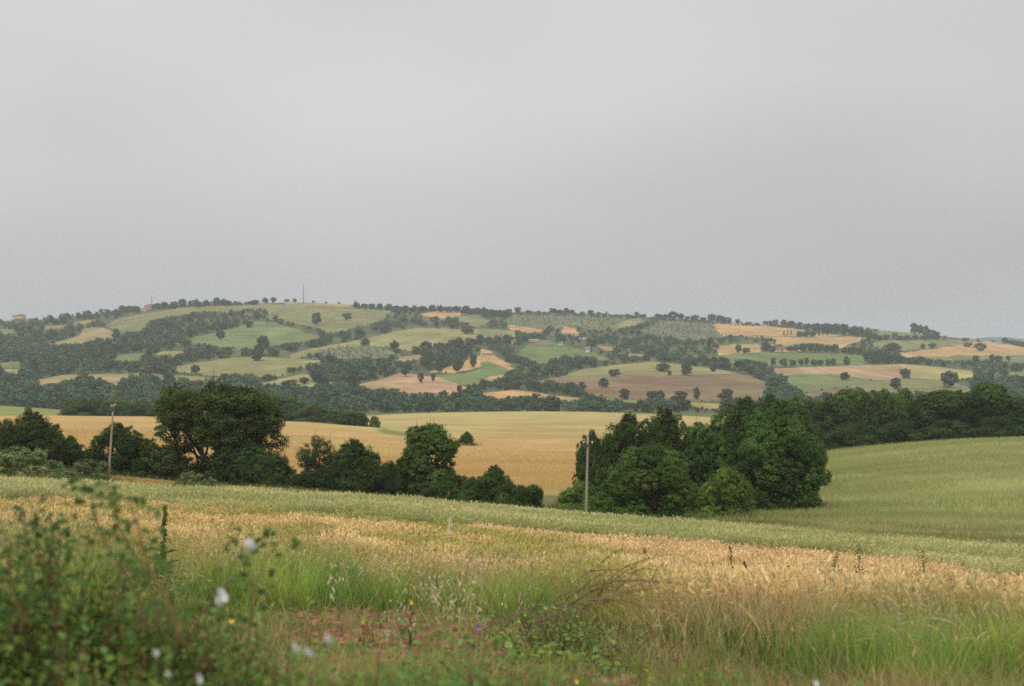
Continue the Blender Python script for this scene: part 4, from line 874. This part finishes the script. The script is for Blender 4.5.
def ears(g, P, az, L, W, C, r_, droop=.5, cross=True):
    n = len(P); k = 4; t = np.linspace(0, 1, k)[None]; P2 = np.empty((n, k, 3))
    dr = droop*r_.uniform(.2, 1.5, n)
    P2[..., 0] = P[:, None, 0]+np.cos(az)[:, None]*L[:, None]*t*dr[:, None]; P2[..., 1] = P[:, None, 1]+np.sin(az)[:, None]*L[:, None]*t*dr[:, None]
    P2[..., 2] = P[:, None, 2]+L[:, None]*(t*(1-.5*dr[:, None])-.35*dr[:, None]*t**2)
    W2 = W[:, None]*.5*np.array([[.35, 1, .85, .1]]); a = r_.uniform(0, pi, n)
    CC = np.repeat(C[:, None], k, 1)
    g.strip(P2, W2, np.stack([np.cos(a), np.sin(a), 0*a], 1), CC)
    if cross: g.strip(P2, W2, np.stack([-np.sin(a), np.cos(a), 0*a], 1), CC)
def wgold(x, y): return fbm(x*.10, y*.10, 61)
def build_wheat():
    x, y, z, col, d, r_ = scatter(480000, -160, 1190, 12.0, 74, .75, 101)
    ws = wheat_start(col); ob = oats_start(col)
    nz_ = fbm(x*.22, y*.22, 63); p = smooth(d-ws+5*(nz_-.5), -1.5, 3)*(1-smooth(d-ob+4*(fbm(x*.3, y*.3, 65)-.5), -1, 1.5))
    p *= .25+.75*smooth(fbm(x*.5, y*.35, 67), .25, .5)
    k = r_.random(len(x)) < p; x, y, z, col, d = (a[k] for a in (x, y, z, col, d)); n = len(x)
    sc = np.clip(d/26, .9, 2.0)
    h = (.40+.62*fbm(x*.8, y*.6, 171, 3))*r_.uniform(.82, 1.12, n)
    greeny = np.clip(smooth(fbm(x*.20, y*.16, 71)+.12*(1-smooth(col, 520, 680))-.05*smooth(col, 620, 760), .56, .70)*(1-.7*smooth(col, 600, 720))+.6*(1-smooth(col, 60, 330))*smooth(nz_[k], .2, .6)+(.35*(1-smooth(col, 560, 720)))*(1-smooth(d-wheat_start(col), 0, 9)), 0, 1)[:, None]
    tonew = (.70+.60*fbm(x*.9, y*.6, 171, 3))[:, None]; gold = tonew*np.array([.88, .64, .35])*(1-greeny)+np.array([.56, .50, .17])*greeny
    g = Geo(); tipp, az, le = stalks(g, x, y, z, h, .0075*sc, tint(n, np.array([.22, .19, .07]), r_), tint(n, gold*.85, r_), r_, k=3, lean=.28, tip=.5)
    ears(g, tipp, az, .11*np.sqrt(sc)*r_.uniform(.8, 1.25, n), .021*sc*r_.uniform(.8, 1.2, n), tint(n, gold, r_, .28), r_, .8)
    # flag leaves
    m = r_.random(n) < .9; a = az[m]+r_.normal(size=m.sum())
    stalks(g, x[m], y[m], z[m]+h[m]*.3, h[m]*.5, .010*sc[m], tint(m.sum(), gold[m]*.8, r_), tint(m.sum(), gold[m]*.95, r_), r_, k=4, lean=.9)
    link('wheat', g.mesh('wheat', [CROP]), kind='stuff', label='ripe golden wheat standing in the near field')
def build_oats():
    g = Geo()
    for n0, d0, d1, sd in ((220000, 42, 90, 111), (110000, 80, 132, 112)):
        x, y, z, col, d, r_ = scatter(n0, -160, 1190, d0, d1, .55, sd)
        p = smooth(d-oats_start(col)+4*(fbm(x*.3, y*.3, 65)-.5), -1.5, 1)*(1-smooth(d-field_edge(col), -1, 2)); k = r_.random(len(x)) < p
        if sd == 112: k &= d > 90
        else: k &= d <= 90
        x, y, z, col, d = (a[k] for a in (x, y, z, col, d)); n = len(x); sc = np.clip(d/34, 1, 3.2)
        h = (.93+.45*(fbm(x*.25, y*.25, 73)-.4))*r_.uniform(.85, 1.15, n)
        pale = smooth(fbm(x*.12, y*.12, 75), .3, .7)[:, None]
        top = np.array([.43, .44, .17])*(1-pale)+np.array([.60, .56, .25])*pale
        top = top*(.80+.40*fbm(x*.35, y*.2, 173, 3))[:, None]; rustw = (smooth(fbm(x*.09, y*.09, 77), .62, .75)*smooth(col, -50, 100)*(1-smooth(col, 200, 300)))[:, None]*.5; top = top*(1-rustw)+np.array([.33, .20, .12])*rustw
        tp, az, le = stalks(g, x, y, z, h, .008*sc, tint(n, (.065, .10, .035), r_), tint(n, top*.9, r_), r_, k=3, lean=.2, tip=.5)  # stalk feet painted dark green for the shadow low in the band
        ears(g, tp, az, .17*np.sqrt(sc)*r_.uniform(.7, 1.2, n), .024*sc*r_.uniform(.7, 1.2, n), tint(n, top, r_, .2), r_, 1.0, cross=False)
        m = r_.random(n) < .6
        stalks(g, x[m], y[m], z[m]+h[m]*.15, h[m]*.55, .012*sc[m], tint(m.sum(), (.10, .15, .065), r_), tint(m.sum(), (.19, .23, .10), r_), r_, k=3, lean=.6)
    # ragged taller tufts on the crest of the field
    x, y, z, col, d, r_ = scatter(9000, -160, 1190, 60, 140, .3, 115)
    k = (np.abs(d-field_edge(col)+3) < 6) & (fbm(x*.4, y*.4, 79) > .5); x, y, z, col, d = (a[k] for a in (x, y, z, col, d)); n = len(x)
    tp, az, le = stalks(g, x, y, z, 1.25*r_.uniform(.8, 1.2, n), .03*np.ones(n), tint(n, (.12, .15, .06), r_), tint(n, (.30, .28, .12), r_), r_, k=3, lean=.25)
    link('oats', g.mesh('oats', [CROP]), kind='stuff', label='pale green oats in a band beyond the wheat')
def build_midcrop():
    """short stubble, and the rough top of the green field on the right"""
    x, y, z, col, d, r_ = scatter(90000, -150, 600, 106, 172, .2, 121); k = (d > field_edge(col)) & (d < 166) & (fbm(x*.2, y*.2, 81) > .3)
    x, y, z, col, d = (a[k] for a in (x, y, z, col, d)); n = len(x); g = Geo()
    stalks(g, x, y, z, r_.uniform(.15, .38, n), .07*np.ones(n), tint(n, (.40, .29, .13), r_), tint(n, (.50, .36, .16), r_), r_, k=3, lean=.5)
    link('stubble', g.mesh('stubble', [CROP]), kind='stuff', label='dry tan stubble strip in front of the hedge')
    x, y, z, col, d, r_ = scatter(260000, 610, 1190, 88, 305, .35, 123); k = (d > field_edge(col)+6)
    k &= r_.random(len(x)) < .35+.65*smooth(fbm(x*.10, y*.10, 83), .3, .6)
    x, y, z, col, d = (a[k] for a in (x, y, z, col, d)); n = len(x); g = Geo()
    hol = hollow(x, y, d, col, CY-F*z/d)[:, None]
    pale = smooth(fbm(x*.03+3, y*.09, 85), .35, .7)[:, None]
    bd = (.84+.34*fbm(x*.02, y*.16, 151, 3))[:, None]; top = (np.array([.36, .38, .145])*(1-pale)+np.array([.48, .47, .21])*pale)*bd*(1-hol)+np.array([.22, .185, .07])*hol
    stalks(g, x, y, z-.1, r_.uniform(.5, .85, n)*(1-.4*hol[:, 0]), .035*np.clip(d/120, .8, 2.2), tint(n, top*.8, r_), tint(n, top, r_, .10), r_, k=3, lean=.35, tip=.4)
    link('young_oats', g.mesh('young_oats', [CROP]), kind='stuff', label='green oat crop on the rounded field behind the hollow')
    # corn on the mid field, low and dense, rough at this distance
    x, y, z, col, d, r_ = scatter(240000, -150, 735, 200, 430, .5, 125); k = r_.random(len(x)) < smooth(fbm(x*.05, y*.12, 87), .2, .5)*(1-smooth(d, 250, 430))*(1-smooth(CY-F*z/d, 478, 500)*smooth(col, 520, 560))
    x, y, z, col, d = (a[k] for a in (x, y, z, col, d)); n = len(x); g = Geo()
    k2 = smooth(fbm(x*.012, y*.05, 41, 4), .45, .75)[:, None]*.6
    top = np.array([.66, .45, .19])*(1-k2)+np.array([.50, .39, .155])*k2
    stalks(g, x, y, z-.05, r_.uniform(.35, .7, n), .06*np.clip(d/220, .8, 2), tint(n, top*.95, r_, .10), tint(n, top, r_, .10), r_, k=3, lean=.4, tip=.5)
    link('ripe_corn', g.mesh('ripe_corn', [CROP]), kind='stuff', label='ripe orange-gold corn on the field beyond the hedge')
def build_grass():
    x, y, z, col, d, r_ = scatter(330000, -150, 1180, 8.5, 40, .9, 131)
    gs = grass_start(col); ws = wheat_start(col)
    p = smooth(d-gs+3*(fbm(x*.6, y*.6, 91)-.5), -.6, 1.2)*(1-smooth(d-ws+6*(fbm(x*.25, y*.25, 93)-.5), -1.5, 4)*.94)
    p *= .06+.94*smooth(fbm(x*.9, y*.7, 95), .38, .55)
    k = r_.random(len(x)) < p; x, y, z, col, d = (a[k] for a in (x, y, z, col, d)); n = len(x); g = Geo()
    h = (.10+1.30*fbm(x*.6, y*.45, 97, 4))*r_.uniform(.5, 1.25, n)*np.interp(d-grass_start(col), [0, 4, 12], [.75, .95, .8])*np.interp(col, [520, 700], [1, .95])
    sc = np.clip(d/15, .8, 2)
    dk = smooth(fbm(x*.5, y*.35, 99), .40, .58)[:, None]
    yel = smooth(d-ws[k], -6, 3)[:, None]
    top = (np.array([.52, .64, .13])*(1-dk)+np.array([.23, .45, .075])*dk)*(1-.4*yel)+np.array([.56, .56, .17])*.4*yel
    top = top*(.42+1.15*fbm(x*.7, y*.5, 175, 3))[:, None]; dry = r_.random(n) < .07; top[dry] = (.48, .38, .2)
    stalks(g, x, y, z, h, .0085*sc*r_.uniform(.6, 1.5, n), tint(n, top*.36, r_), tint(n, top, r_), r_, k=5, lean=.5, tip=.05)  # blades darkened at the foot: shade between them put into the colour
    # seed heads among the grass
    m = r_.random(n) < .13; q = m.sum()
    tp, az, le = stalks(g, x[m], y[m], z[m], h[m]*1.12+.08, .004*sc[m], tint(q, (.20, .23, .08), r_), tint(q, (.42, .38, .18), r_), r_, k=4, lean=.3, tip=.6)
    ears(g, tp, az, .11*r_.uniform(.7, 1.3, q), .016*sc[m], tint(q, (.48, .42, .22), r_), r_, 1.2)
    link('tall_grass', g.mesh('tall_grass', [CROP]), kind='stuff', label='tall green grass with pale seed heads along the edge of the wheat')
    # short weeds and thin dry grass on the earth strip and the bank
    x, y, z, col, d, r_ = scatter(120000, -200, 1220, 4.2, 20, .9, 133)
    bare = smooth(d, 8.5, 10.5)*smooth(col, 250, 310)*(1-smooth(col, 560, 640)*.6); p = smooth(fbm(x*.8, y*.8, 103), .44, .60)*(1-smooth(d-grass_start(col), -1, 2))*(1-.82*bare)
    p = np.maximum(p, .035)*(d < grass_start(col)+2)
    k = r_.random(len(x)) < p; x, y, z, col, d = (a[k] for a in (x, y, z, col, d)); n = len(x); g = Geo()
    dr = np.clip(smooth(fbm(x*.5, y*.5, 105), .45, .65)+.5*smooth(col, 300, 360)*(d > 8.5), 0, 1)[:, None]; top = np.array([.27, .36, .08])*(1-dr)+np.array([.50, .38, .18])*dr
    stalks(g, x, y, z, r_.uniform(.08, .38, n), .008*np.clip(d/10, .6, 1.5), tint(n, top*.6, r_), tint(n, top, r_), r_, k=4, lean=.7)
    link('verge_grass', g.mesh('verge_grass', [CROP]), kind='stuff', label='short green and straw-coloured grass on the roadside bank')
    x, y, z, col, d, r_ = scatter(26000, -200, 1220, 4.6, 12, .9, 139)
    k = (d < grass_start(col)) & (r_.random(len(x)) < smooth(fbm(x*.9, y*.9, 141), .42, .6)*np.interp(col, [0, 300, 420, 640, 760], [1, .5, .05, .10, 1])); x, y, z, col, d = (a[k] for a in (x, y, z, col, d)); n = len(x); g = Geo()
    dr = (r_.random(n) < .35)[:, None]; top = np.where(dr, np.array([[.46, .34, .18]]), np.array([[.26, .34, .08]]))
    stalks(g, x, y, z, r_.uniform(.25, .62, n), .006*r_.uniform(.6, 1.5, n), tint(n, top*.4, r_), tint(n, top, r_), r_, k=5, lean=.45, tip=.1)  # dark blade feet stand in for shade among the weeds
    link('roadside_grass', g.mesh('roadside_grass', [CROP]), kind='stuff', label='loose knee-high green and dry grass among the roadside weeds')
    # broad little leaves of ground weeds
    x, y, z, col, d, r_ = scatter(70000, -200, 1220, 4.5, 19, .9, 135)
    p = smooth(fbm(x*.55+4, y*.55, 107), .40, .58)*(1-smooth(d-grass_start(col), 0, 2))*(1-.85*smooth(d, 9.5, 12)*smooth(col, 250, 320)*(1-smooth(col, 520, 600))); k = r_.random(len(x)) < np.maximum(p, .04)
    x, y, z, col, d = (a[k] for a in (x, y, z, col, d)); n = len(x); g = Geo()
    zz = z+.02+.32*r_.random(n)**1.5*smooth(fbm(x*.9, y*.9, 109), .3, .7)
    N = r_.normal(size=(n, 3))*.5+[0, -.3, 1]; L = r_.uniform(.025, .07, n)*np.clip(d/9, .8, 1.5)
    g.leaves(np.stack([x, y, zz], 1), N, L, L*.6, tint(n, (.17, .26, .06), r_, .4, .3))
    link('ground_weeds', g.mesh('ground_weeds', [CROP]), kind='stuff', label='low leafy weeds scattered over the bare red earth')
    # clods
    x, y, z, col, d, r_ = scatter(34000, -200, 1220, 7, 20, .7, 137); k = d < grass_start(col)+2; x, y, z, col, d = (a[k] for a in (x, y, z, col, d)); n = len(x)
    s = r_.uniform(.012, .05, n)*r_.uniform(.5, 1.6, n); q = np.array([[a, b, c] for c in (-1, 1) for b in (-1, 1) for a in (-1, 1)], float)
    Vc = q[None]*s[:, None, None]*r_.uniform(.45, 1.2, (n, 8, 3))+np.stack([x, y, z+s*.3], 1)[:, None]
    fq = np.array([[0, 2, 3, 1], [4, 5, 7, 6], [0, 1, 5, 4], [2, 6, 7, 3], [0, 4, 6, 2], [1, 3, 7, 5]])
    Fq = (np.arange(n)*8)[:, None, None]+fq[None]; C = np.repeat(tint(n, (.29, .155, .095), r_, .45), 8, 0)
    link('earth_clods', mesh_np('earth_clods', Vc.reshape(-1, 3), Fq.reshape(-1, 4), new_mat('clod_earth', .95, attr=True, var=.15, scale=20), C), kind='stuff', label='loose red earth clods on the bare strip')
build_wheat(); build_oats(); build_midcrop(); build_grass()

def build_rough():
    r_ = np.random.default_rng(161); X = []; Y = []
    for (a, b, rr) in SPOTS:
        n = int(500*max(1, rr)); t = r_.uniform(0, 2*pi, n); q = rr*r_.uniform(.3, 1.0, n)+r_.exponential(.9, n); X.append(a+np.cos(t)*q); Y.append(b+np.sin(t)*q)
    X = np.concatenate(X); Y = np.concatenate(Y); k = Y > field_edge(CX+F*X/Y)+5; X = X[k]; Y = Y[k]; n = len(X); g = Geo()
    v = smooth(fbm(X*.2, Y*.2, 163), .35, .65)[:, None]; top = np.array([.13, .19, .055])*(1-v)+np.array([.30, .29, .11])*v
    stalks(g, X, Y, gz(X, Y)-.05, r_.uniform(.3, 1.1, n), .07*np.clip(Y/150, 1, 2), tint(n, top*.55, r_), tint(n, top, r_), r_, k=3, lean=.5)
    link('rough_grass', g.mesh('rough_grass', [CROP]), kind='stuff', label='rough uncut grass round the feet of the hedge and clump trees')
build_rough()
# ------------------------------------------------------------------ single plants of the foreground
STEM = new_mat('plant_stem', .8, attr=True); BLEAF = new_mat('broad_leaf', .55, attr=True, trans=.3); PETAL = new_mat('white_petal', .6, attr=False, color=(.80, .79, .76), var=.05, scale=20, trans=.3)
YPET = new_mat('yellow_petal', .6, attr=False, color=(.72, .55, .05), var=.1, scale=20); VPET = new_mat('violet_petal', .6, attr=False, color=(.30, .16, .42), var=.1, scale=20)
def pt(col, row, d): return np.array([(col-CX)/F*d, d, -(row-CY)*d/F])
def flower_mesh(r_, R=.022, mat=None, petals=7):
    g = Geo()
    for k in range(petals):
        a = k*2*pi/petals; b = a+pi/petals*1.15; c = a-pi/petals*1.15
        u = lambda t, rr, zz: (math.cos(t)*rr, math.sin(t)*rr, zz)
        g.add([u(a, .002, 0), u(c, R*.82, R*.5), u(a, R*.98, R*.55), u(b, R*.82, R*.5)], [[0, 1, 2, 3]])
    return g.mesh('flower', [mat or PETAL])
def leafy_bush(name, label, cat, col, d, top_row, spread, nst, nleaf, leaf, colour, seed, sprays=(), flowers=(), group=None, lean=0.0, flower_mat=None, twig=(.16, .09, .06), dome=.8):
    r_ = np.random.default_rng(seed); x, y = xy(col, d); x = float(x); z = float(gz(np.array(x), np.array(float(y))))
    H = -(top_row-CY)*d/F-z; o = thing(name, label, cat, (x, y, z), group); st = Geo(); lv = Geo(); O = np.array([x, y, z])
    ends = []
    for k in range(nst):
        a = r_.uniform(0, 2*pi); rr = spread*math.sqrt(r_.random()); hh = H*r_.uniform(.55, 1.0)*(1-dome*.55*(rr/spread)**2)
        e = np.array([math.cos(a)*rr+lean*hh, math.sin(a)*rr*.6, hh]); b = e*np.array([.25, .25, 0])
        md = (b+e)/2+np.array([0, 0, hh*.15])+r_.normal(size=3)*.04
        P = np.array([b*(1-t)**2+2*md*t*(1-t)+e*t*t for t in np.linspace(0, 1, 7)]); P[0, 2] -= .05
        st.tube(P, np.linspace(.006, .002, 7), tint(1, twig, r_)[0], k=4); ends.append(P)
    E = np.array(ends); n = nleaf; i = r_.integers(0, nst, n); t = r_.uniform(.15, 1, n)*6; j = np.clip(t.astype(int), 0, 5); f = (t-j)[:, None]
    P = E[i, j]*(1-f)+E[i, j+1]*f+r_.normal(size=(n, 3))*.055*np.array([1.3, 1.3, 1]); P[:, 2] = np.maximum(P[:, 2], .03)
    tone = r_.uniform(.6, 1.45, nst)[i][:, None]
    C = tint(n, colour, r_, .35, .25)*tone; br = r_.random(n) < .035; C[br] = np.array([.24, .17, .08])*r_.uniform(.6, 1.3, (br.sum(), 1)); N = r_.normal(size=(n, 3))*.6+[0, -.35, .75]
    L = leaf*r_.lognormal(0, .4, n)
    lv.leaves(P, N, L, L*r_.uniform(.3, .7, n), C, .18)
    for sp in sprays:   # a long cane with alternate leaves, given by points (col,row,depth)
        Q = np.array([pt(*q)-O for q in sp]); T = np.linspace(0, 1, 14); tt = np.linspace(0, 1, len(Q))
        P = np.stack([np.interp(T, tt, Q[:, c]) for c in range(3)], 1); P += np.stack([.012*np.sin(T*9), 0*T, .01*np.cos(T*7)], 1)
        st.tube(P, np.linspace(.0045, .0018, 14), tint(1, (.20, .13, .07), r_)[0], k=6)
        m = 15; T2 = np.linspace(.1, 1, m); B = np.stack([np.interp(T2, T, P[:, c]) for c in range(3)], 1)
        side = np.where(np.arange(m) % 2, 1, -1)[:, None]*np.array([[.035, 0, .0]])
        for rep in range(3):
            PP = B+side*(1+.3*rep)+r_.normal(size=(m, 3))*.012; lv.leaves(PP, r_.normal(size=(m, 3))*.4+[0, -.5, .8], r_.uniform(.022, .042, m), r_.uniform(.015, .028, m), tint(m, (.085, .15, .045), r_, .25), .15)
    link('stems', st.mesh('stems', [STEM]), o); link('leaves', lv.mesh('leaves', [BLEAF]), o)
    for (fc, fr, fd, sz) in flowers:
        p = pt(fc, fr, fd)-O
        f = link('flower', flower_mesh(r_, sz, flower_mat), o, tuple(p)); f.rotation_euler = (r_.uniform(.8, 1.25), r_.uniform(-.5, .5), r_.uniform(0, 3))
        g = Geo(); q = p*np.array([.97, 1, .6]); g.tube([q+[0, .02, -.1], (p+q)/2+[.01, .01, 0], p], [.002, .002, .0015], (.13, .18, .06), k=4); s = link('flower_stalk', g.mesh('flower_stalk', [STEM]), o)
    return o
leafy_bush('bramble_bush', 'tall leafy bramble with long canes at the roadside, the biggest plant in front', 'bush', 40, 4.9, 506, .86, 300, 50000, .020, (.14, .21, .048), 201, dome=.75,
    sprays=[[(150, 640, 4.4), (118, 560, 4.4), (96, 510, 4.4), (72, 474, 4.4)], [(160, 640, 4.3), (140, 560, 4.3), (112, 500, 4.3), (95, 486, 4.3)], [(180, 650, 4.2), (158, 580, 4.2), (140, 530, 4.2), (118, 494, 4.2)],
            [(60, 640, 4.6), (50, 570, 4.6), (36, 530, 4.6), (25, 500, 4.6)], [(20, 640, 4.5), (14, 580, 4.5), (6, 540, 4.5)], [(90, 650, 4.7), (70, 590, 4.7), (52, 540, 4.7), (44, 518, 4.7)]])
leafy_bush('bramble_bush', 'bramble carrying the two highest white flowers beside its reaching canes', 'bush', 190, 5.4, 600, .75, 150, 13000, .019, (.15, .22, .05), 202,
    sprays=[[(205, 660, 5), (222, 610, 5), (236, 560, 5), (250, 532, 5)], [(240, 670, 5), (252, 600, 5), (268, 555, 5), (282, 537, 5)]], flowers=[(248, 547, 4.4, .024), (219, 597, 4.3, .027), (216, 604, 4.29, .023)])
BW = 'low leafy weeds in front along the roadside'
lowp = [(60, 4.0, 640, .5, 'low weeds under the tall bramble'), (165, 3.9, 655, .42, 'low weeds with white flowers at the foot of the tall bramble'), (275, 4.2, 650, .42, 'white flowered weeds in front of the bare red earth'), (380, 4.0, 656, .40, 'plain low green weeds in front of the bare red earth'),
        (455, 4.1, 640, .34, 'bright green weeds with a small violet flower head'), (545, 4.6, 668, .4, 'sparse weeds under the pile of dry twigs'), (900, 5.0, 672, .5, 'sparse weeds in front of the green grass, near the earth patch'), (700, 4.8, 682, .35, 'smallest sparse weeds before the tall grass edge')]
fl = {1: [(155, 653, 3.3, .009), (197, 680, 3.3, .013), (167, 676, 3.3, .010)], 2: [(293, 649, 3.1, .017), (307, 655, 3.1, .017), (325, 640, 3.1, .018)], 7: [(815, 684, 4.6, .012)]}
for k, (c, d, tp, sp, lb) in enumerate(lowp):
    leafy_bush('weed_plant', lb, 'plant', c, d, tp-8, sp*1.2, 90, 9000 if k < 5 else 2600, .019, (.14, .22, .05) if k != 4 else (.15, .26, .07), 210+k, flowers=fl.get(k, []), group=BW, dome=.5)
vf = leafy_bush('violet_flower_plant', 'small weed with a violet flower at the earth strip edge', 'plant', 478, 10.5, 628, .12, 8, 60, .05, (.12, .18, .06), 230, flowers=[(478, 628, 10.4, .022), (485, 630, 10.4, .018)], flower_mat=VPET)
for k, (c, d, rw) in enumerate([(232, 9.0, 622), (410, 13, 604), (312, 9, 625), (362, 10, 625), (575, 8, 683)]):
    leafy_bush('yellow_flower_plant', ['yellow flower among the brambles and dry weeds', 'yellow flower low in the tall grass above the earth strip', 'yellow flower behind the white flowered weeds', 'yellow flower in the middle of the red earth', 'yellow flower below the dry twigs'][k],
               'plant', c, d, rw, .08, 6, 30, .04, (.13, .19, .06), 240+k, flowers=[(c, rw-1, d, .02*d/9)], flower_mat=YPET)
# docks: dark upright spikes in the wheat
def dock(col, d, top_row, label, seed, colour=(.10, .15, .05), w=.10):
    r_ = np.random.default_rng(seed); x, y = xy(col, d); x = float(x); z = float(gz(np.array(x), np.array(float(y)))); H = -(top_row-CY)*d/F-z
    o = thing('dock_plant', label, 'plant', (x, y, z), 'dark upright weeds in the wheat'); g = Geo()
    ln = r_.normal()*.10; g.tube([(0, 0, -.05), (ln*.25, 0, H*.5), (ln, 0, H)], [.012, .009, .004], (.12, .13, .05), k=6); link('stem', g.mesh('stem', [STEM]), o)
    n = 110; t = r_.uniform(.35, 1, n); g = Geo(); a = r_.uniform(0, 2*pi, n); rr = w*.45*(1-((t-.7)/.34)**2).clip(.12)*r_.random(n)
    P = np.stack([np.cos(a)*rr+ln*t*t, np.sin(a)*rr, H*t], 1); g.leaves(P, np.stack([np.cos(a), np.sin(a), .4*np.ones(n)], 1), .06*r_.uniform(.5, 1.8, n), .028, tint(n, colour, r_, .3))  # seed spike, built into the same mesh as the leaves
    n = 10; t = r_.uniform(.1, .6, n); a = r_.uniform(0, 2*pi, n)
    P = np.stack([np.cos(a)*.12, np.sin(a)*.12, H*t], 1); g.leaves(P, np.stack([-np.cos(a)*.6, -np.sin(a)*.6, np.ones(n)], 1), .28, .07, tint(n, (.10, .15, .05), r_)); link('leaves', g.mesh('leaves', [BLEAF]), o)
dock(162, 17, 506, 'dark spike standing between the tall bramble and the wheat', 301, w=.09)
dock(859, 38, 545, 'broadest dark green weed at the boundary of wheat and oats', 302, w=.42)
dock(925, 36, 549, 'dark green weed nearest the outer end of the wheat and oats boundary', 303, w=.36)
dock(734, 34, 546, 'reddish dark spike on the wheat edge below the clump', 304, (.12, .08, .04), w=.20)
dock(831, 38, 553, 'small dark weed close beside the broadest one', 305, w=.3)
dock(720, 28, 577, 'low dark spike inside the wheat, nearest the dry twigs', 306, w=.16)
dock(645, 34, 548, 'bushy green weed near the tips of the dry twigs', 307, (.09, .14, .04), w=.35)
dock(907, 32, 570, 'bright green weed inside the ripe wheat under the boundary', 308, (.12, .18, .05), w=.3)
dock(752, 27, 562, 'tall thin weed in the wheat, with sparse spike', 309, w=.22)
dock(787, 30, 566, 'short weed in the wheat between the thin one and the boundary weeds', 310, w=.16)
# the small white stake
x_, y_ = xy(446, 42); z_ = float(gz(np.array(float(x_)), np.array(42.0)))
g = Geo(); Hs = -(517-CY)*42/F-z_; g.tube([(0, 0, -.2), (.04, 0, Hs*.5), (.13, 0, Hs)], [.022, .022, .018], k=8)
thing('marker_stake', 'short white leaning stake standing in the crop', 'stake', (float(x_), 42, z_), me=g.mesh('marker_stake', [M_PORC]))
# pile of dry twigs
def twigs():
    r_ = np.random.default_rng(400); x, y = xy(560, 12.0); x = float(x); z = float(gz(np.array(x), np.array(12.0))); O = np.array([x, y, z])
    o = thing('dry_branches', 'heap of bare reddish-brown branches lying at the edge of the grass', 'branches', (x, y, z)); g = Geo()
    long_ = [((525, 634), (600, 596), (680, 569)), ((530, 628), (590, 590), (645, 574)), ((540, 622), (620, 585), (690, 586)), ((520, 636), (570, 580), (612, 560)), ((500, 640), (560, 606), (600, 590))]
    for q in long_:
        Q = np.array([pt(c, r, 12.0)-O for c, r in q]); T = np.linspace(0, 1, 9); P = np.outer((1-T)**2, Q[0])+np.outer(2*T*(1-T), Q[1])+np.outer(T*T, Q[2])
        P[:, 1] += T*r_.uniform(-.5, .5); g.tube(P, np.linspace(.0055, .0015, 9), tint(1, (.25, .17, .12), r_)[0], k=6)
        for b in range(4):
            k = r_.integers(3, 8); e = P[k]+np.array([r_.uniform(.1, .45), r_.normal()*.15, r_.uniform(-.02, .25)]); g.tube([P[k], (P[k]+e)/2+[0, 0, .03], e], [.004, .003, .0015], tint(1, (.17, .09, .07), r_)[0], k=4)
    for k in range(46):
        c = r_.uniform(480, 625); rw = 640-(c-500)*.42+r_.normal()*13; a = pt(c, rw, 12+r_.normal()*.3)-O; an = r_.normal()*.5+.35; L = r_.uniform(.2, .7)
        e = a+np.array([math.cos(an)*L, r_.normal()*.15, math.sin(an)*L*.7]); g.tube([a, (a+e)/2+r_.normal(size=3)*.03, e], [.004, .003, .0015], tint(1, (.24, .16, .11), r_, .35)[0], k=4)
    o2 = link('twigs', g.mesh('twigs', [STEM]), o)
twigs()
leafy_bush('weed_plant', 'leafy weed growing up through the heap of dry branches', 'plant', 550, 11.6, 600, .6, 60, 1500, .032, (.20, .30, .08), 261, dome=.6)
leafy_bush('weed_plant', 'reddish leafy weed beside the heap of dry branches', 'plant', 612, 11.8, 612, .8, 60, 1200, .032, (.25, .28, .10), 262, dome=.6)
# wild oat clump with pale hanging heads
def wild_oats(c0, spread, d, top, n, label, seed, head=(.60, .57, .34)):
    r_ = np.random.default_rng(seed); x, y = xy(c0, d); x = float(x); z = float(gz(np.array(x), np.array(float(d))))
    g = Geo(); H = -(top-CY)*d/F-z
    xs = r_.normal(size=n)*spread; ys = r_.normal(size=n)*spread; hh = H*r_.uniform(.55, 1.0, n)
    tp, az, le = stalks(g, xs, ys, 0*xs-.05, hh, .005*np.ones(n), tint(n, (.24, .27, .10), r_), tint(n, (.50, .46, .24), r_), r_, k=6, lean=.35, tip=.5)
    for k in range(n):
        m = 7; q = tp[k]+np.stack([r_.normal(size=m)*.03, r_.normal(size=m)*.03, r_.uniform(-.24, .02, m)], 1)
        ears(g, q, r_.uniform(0, 6, m), -.06*np.ones(m)*r_.uniform(.6, 1.4, m), .016*np.ones(m)*d/13, tint(m, head, r_), r_, .5)
    thing('wild_oat_clump', label, 'plant', (x, y, z), me=g.mesh('wild_oat_clump', [CROP]))
wild_oats(436, .42, 13.5, 536, 30, 'clump of wild oats with pale hanging seed heads in the green grass', 501)
wild_oats(457, .30, 12.8, 562, 16, 'lower clump of pale wild oats next to the red earth', 502)
wild_oats(62, .16, 3.7, 588, 9, 'reddish-brown seed stalks rising in front of the tall bramble', 503, (.34, .19, .11))
wild_oats(12, .12, 3.8, 606, 7, 'dusty pink seed stalks at the outer side of the tall bramble', 504, (.40, .25, .17))
wild_oats(232, .25, 6.0, 596, 12, 'tan dry seed heads beside the white flowered bramble', 505, (.50, .36, .19))
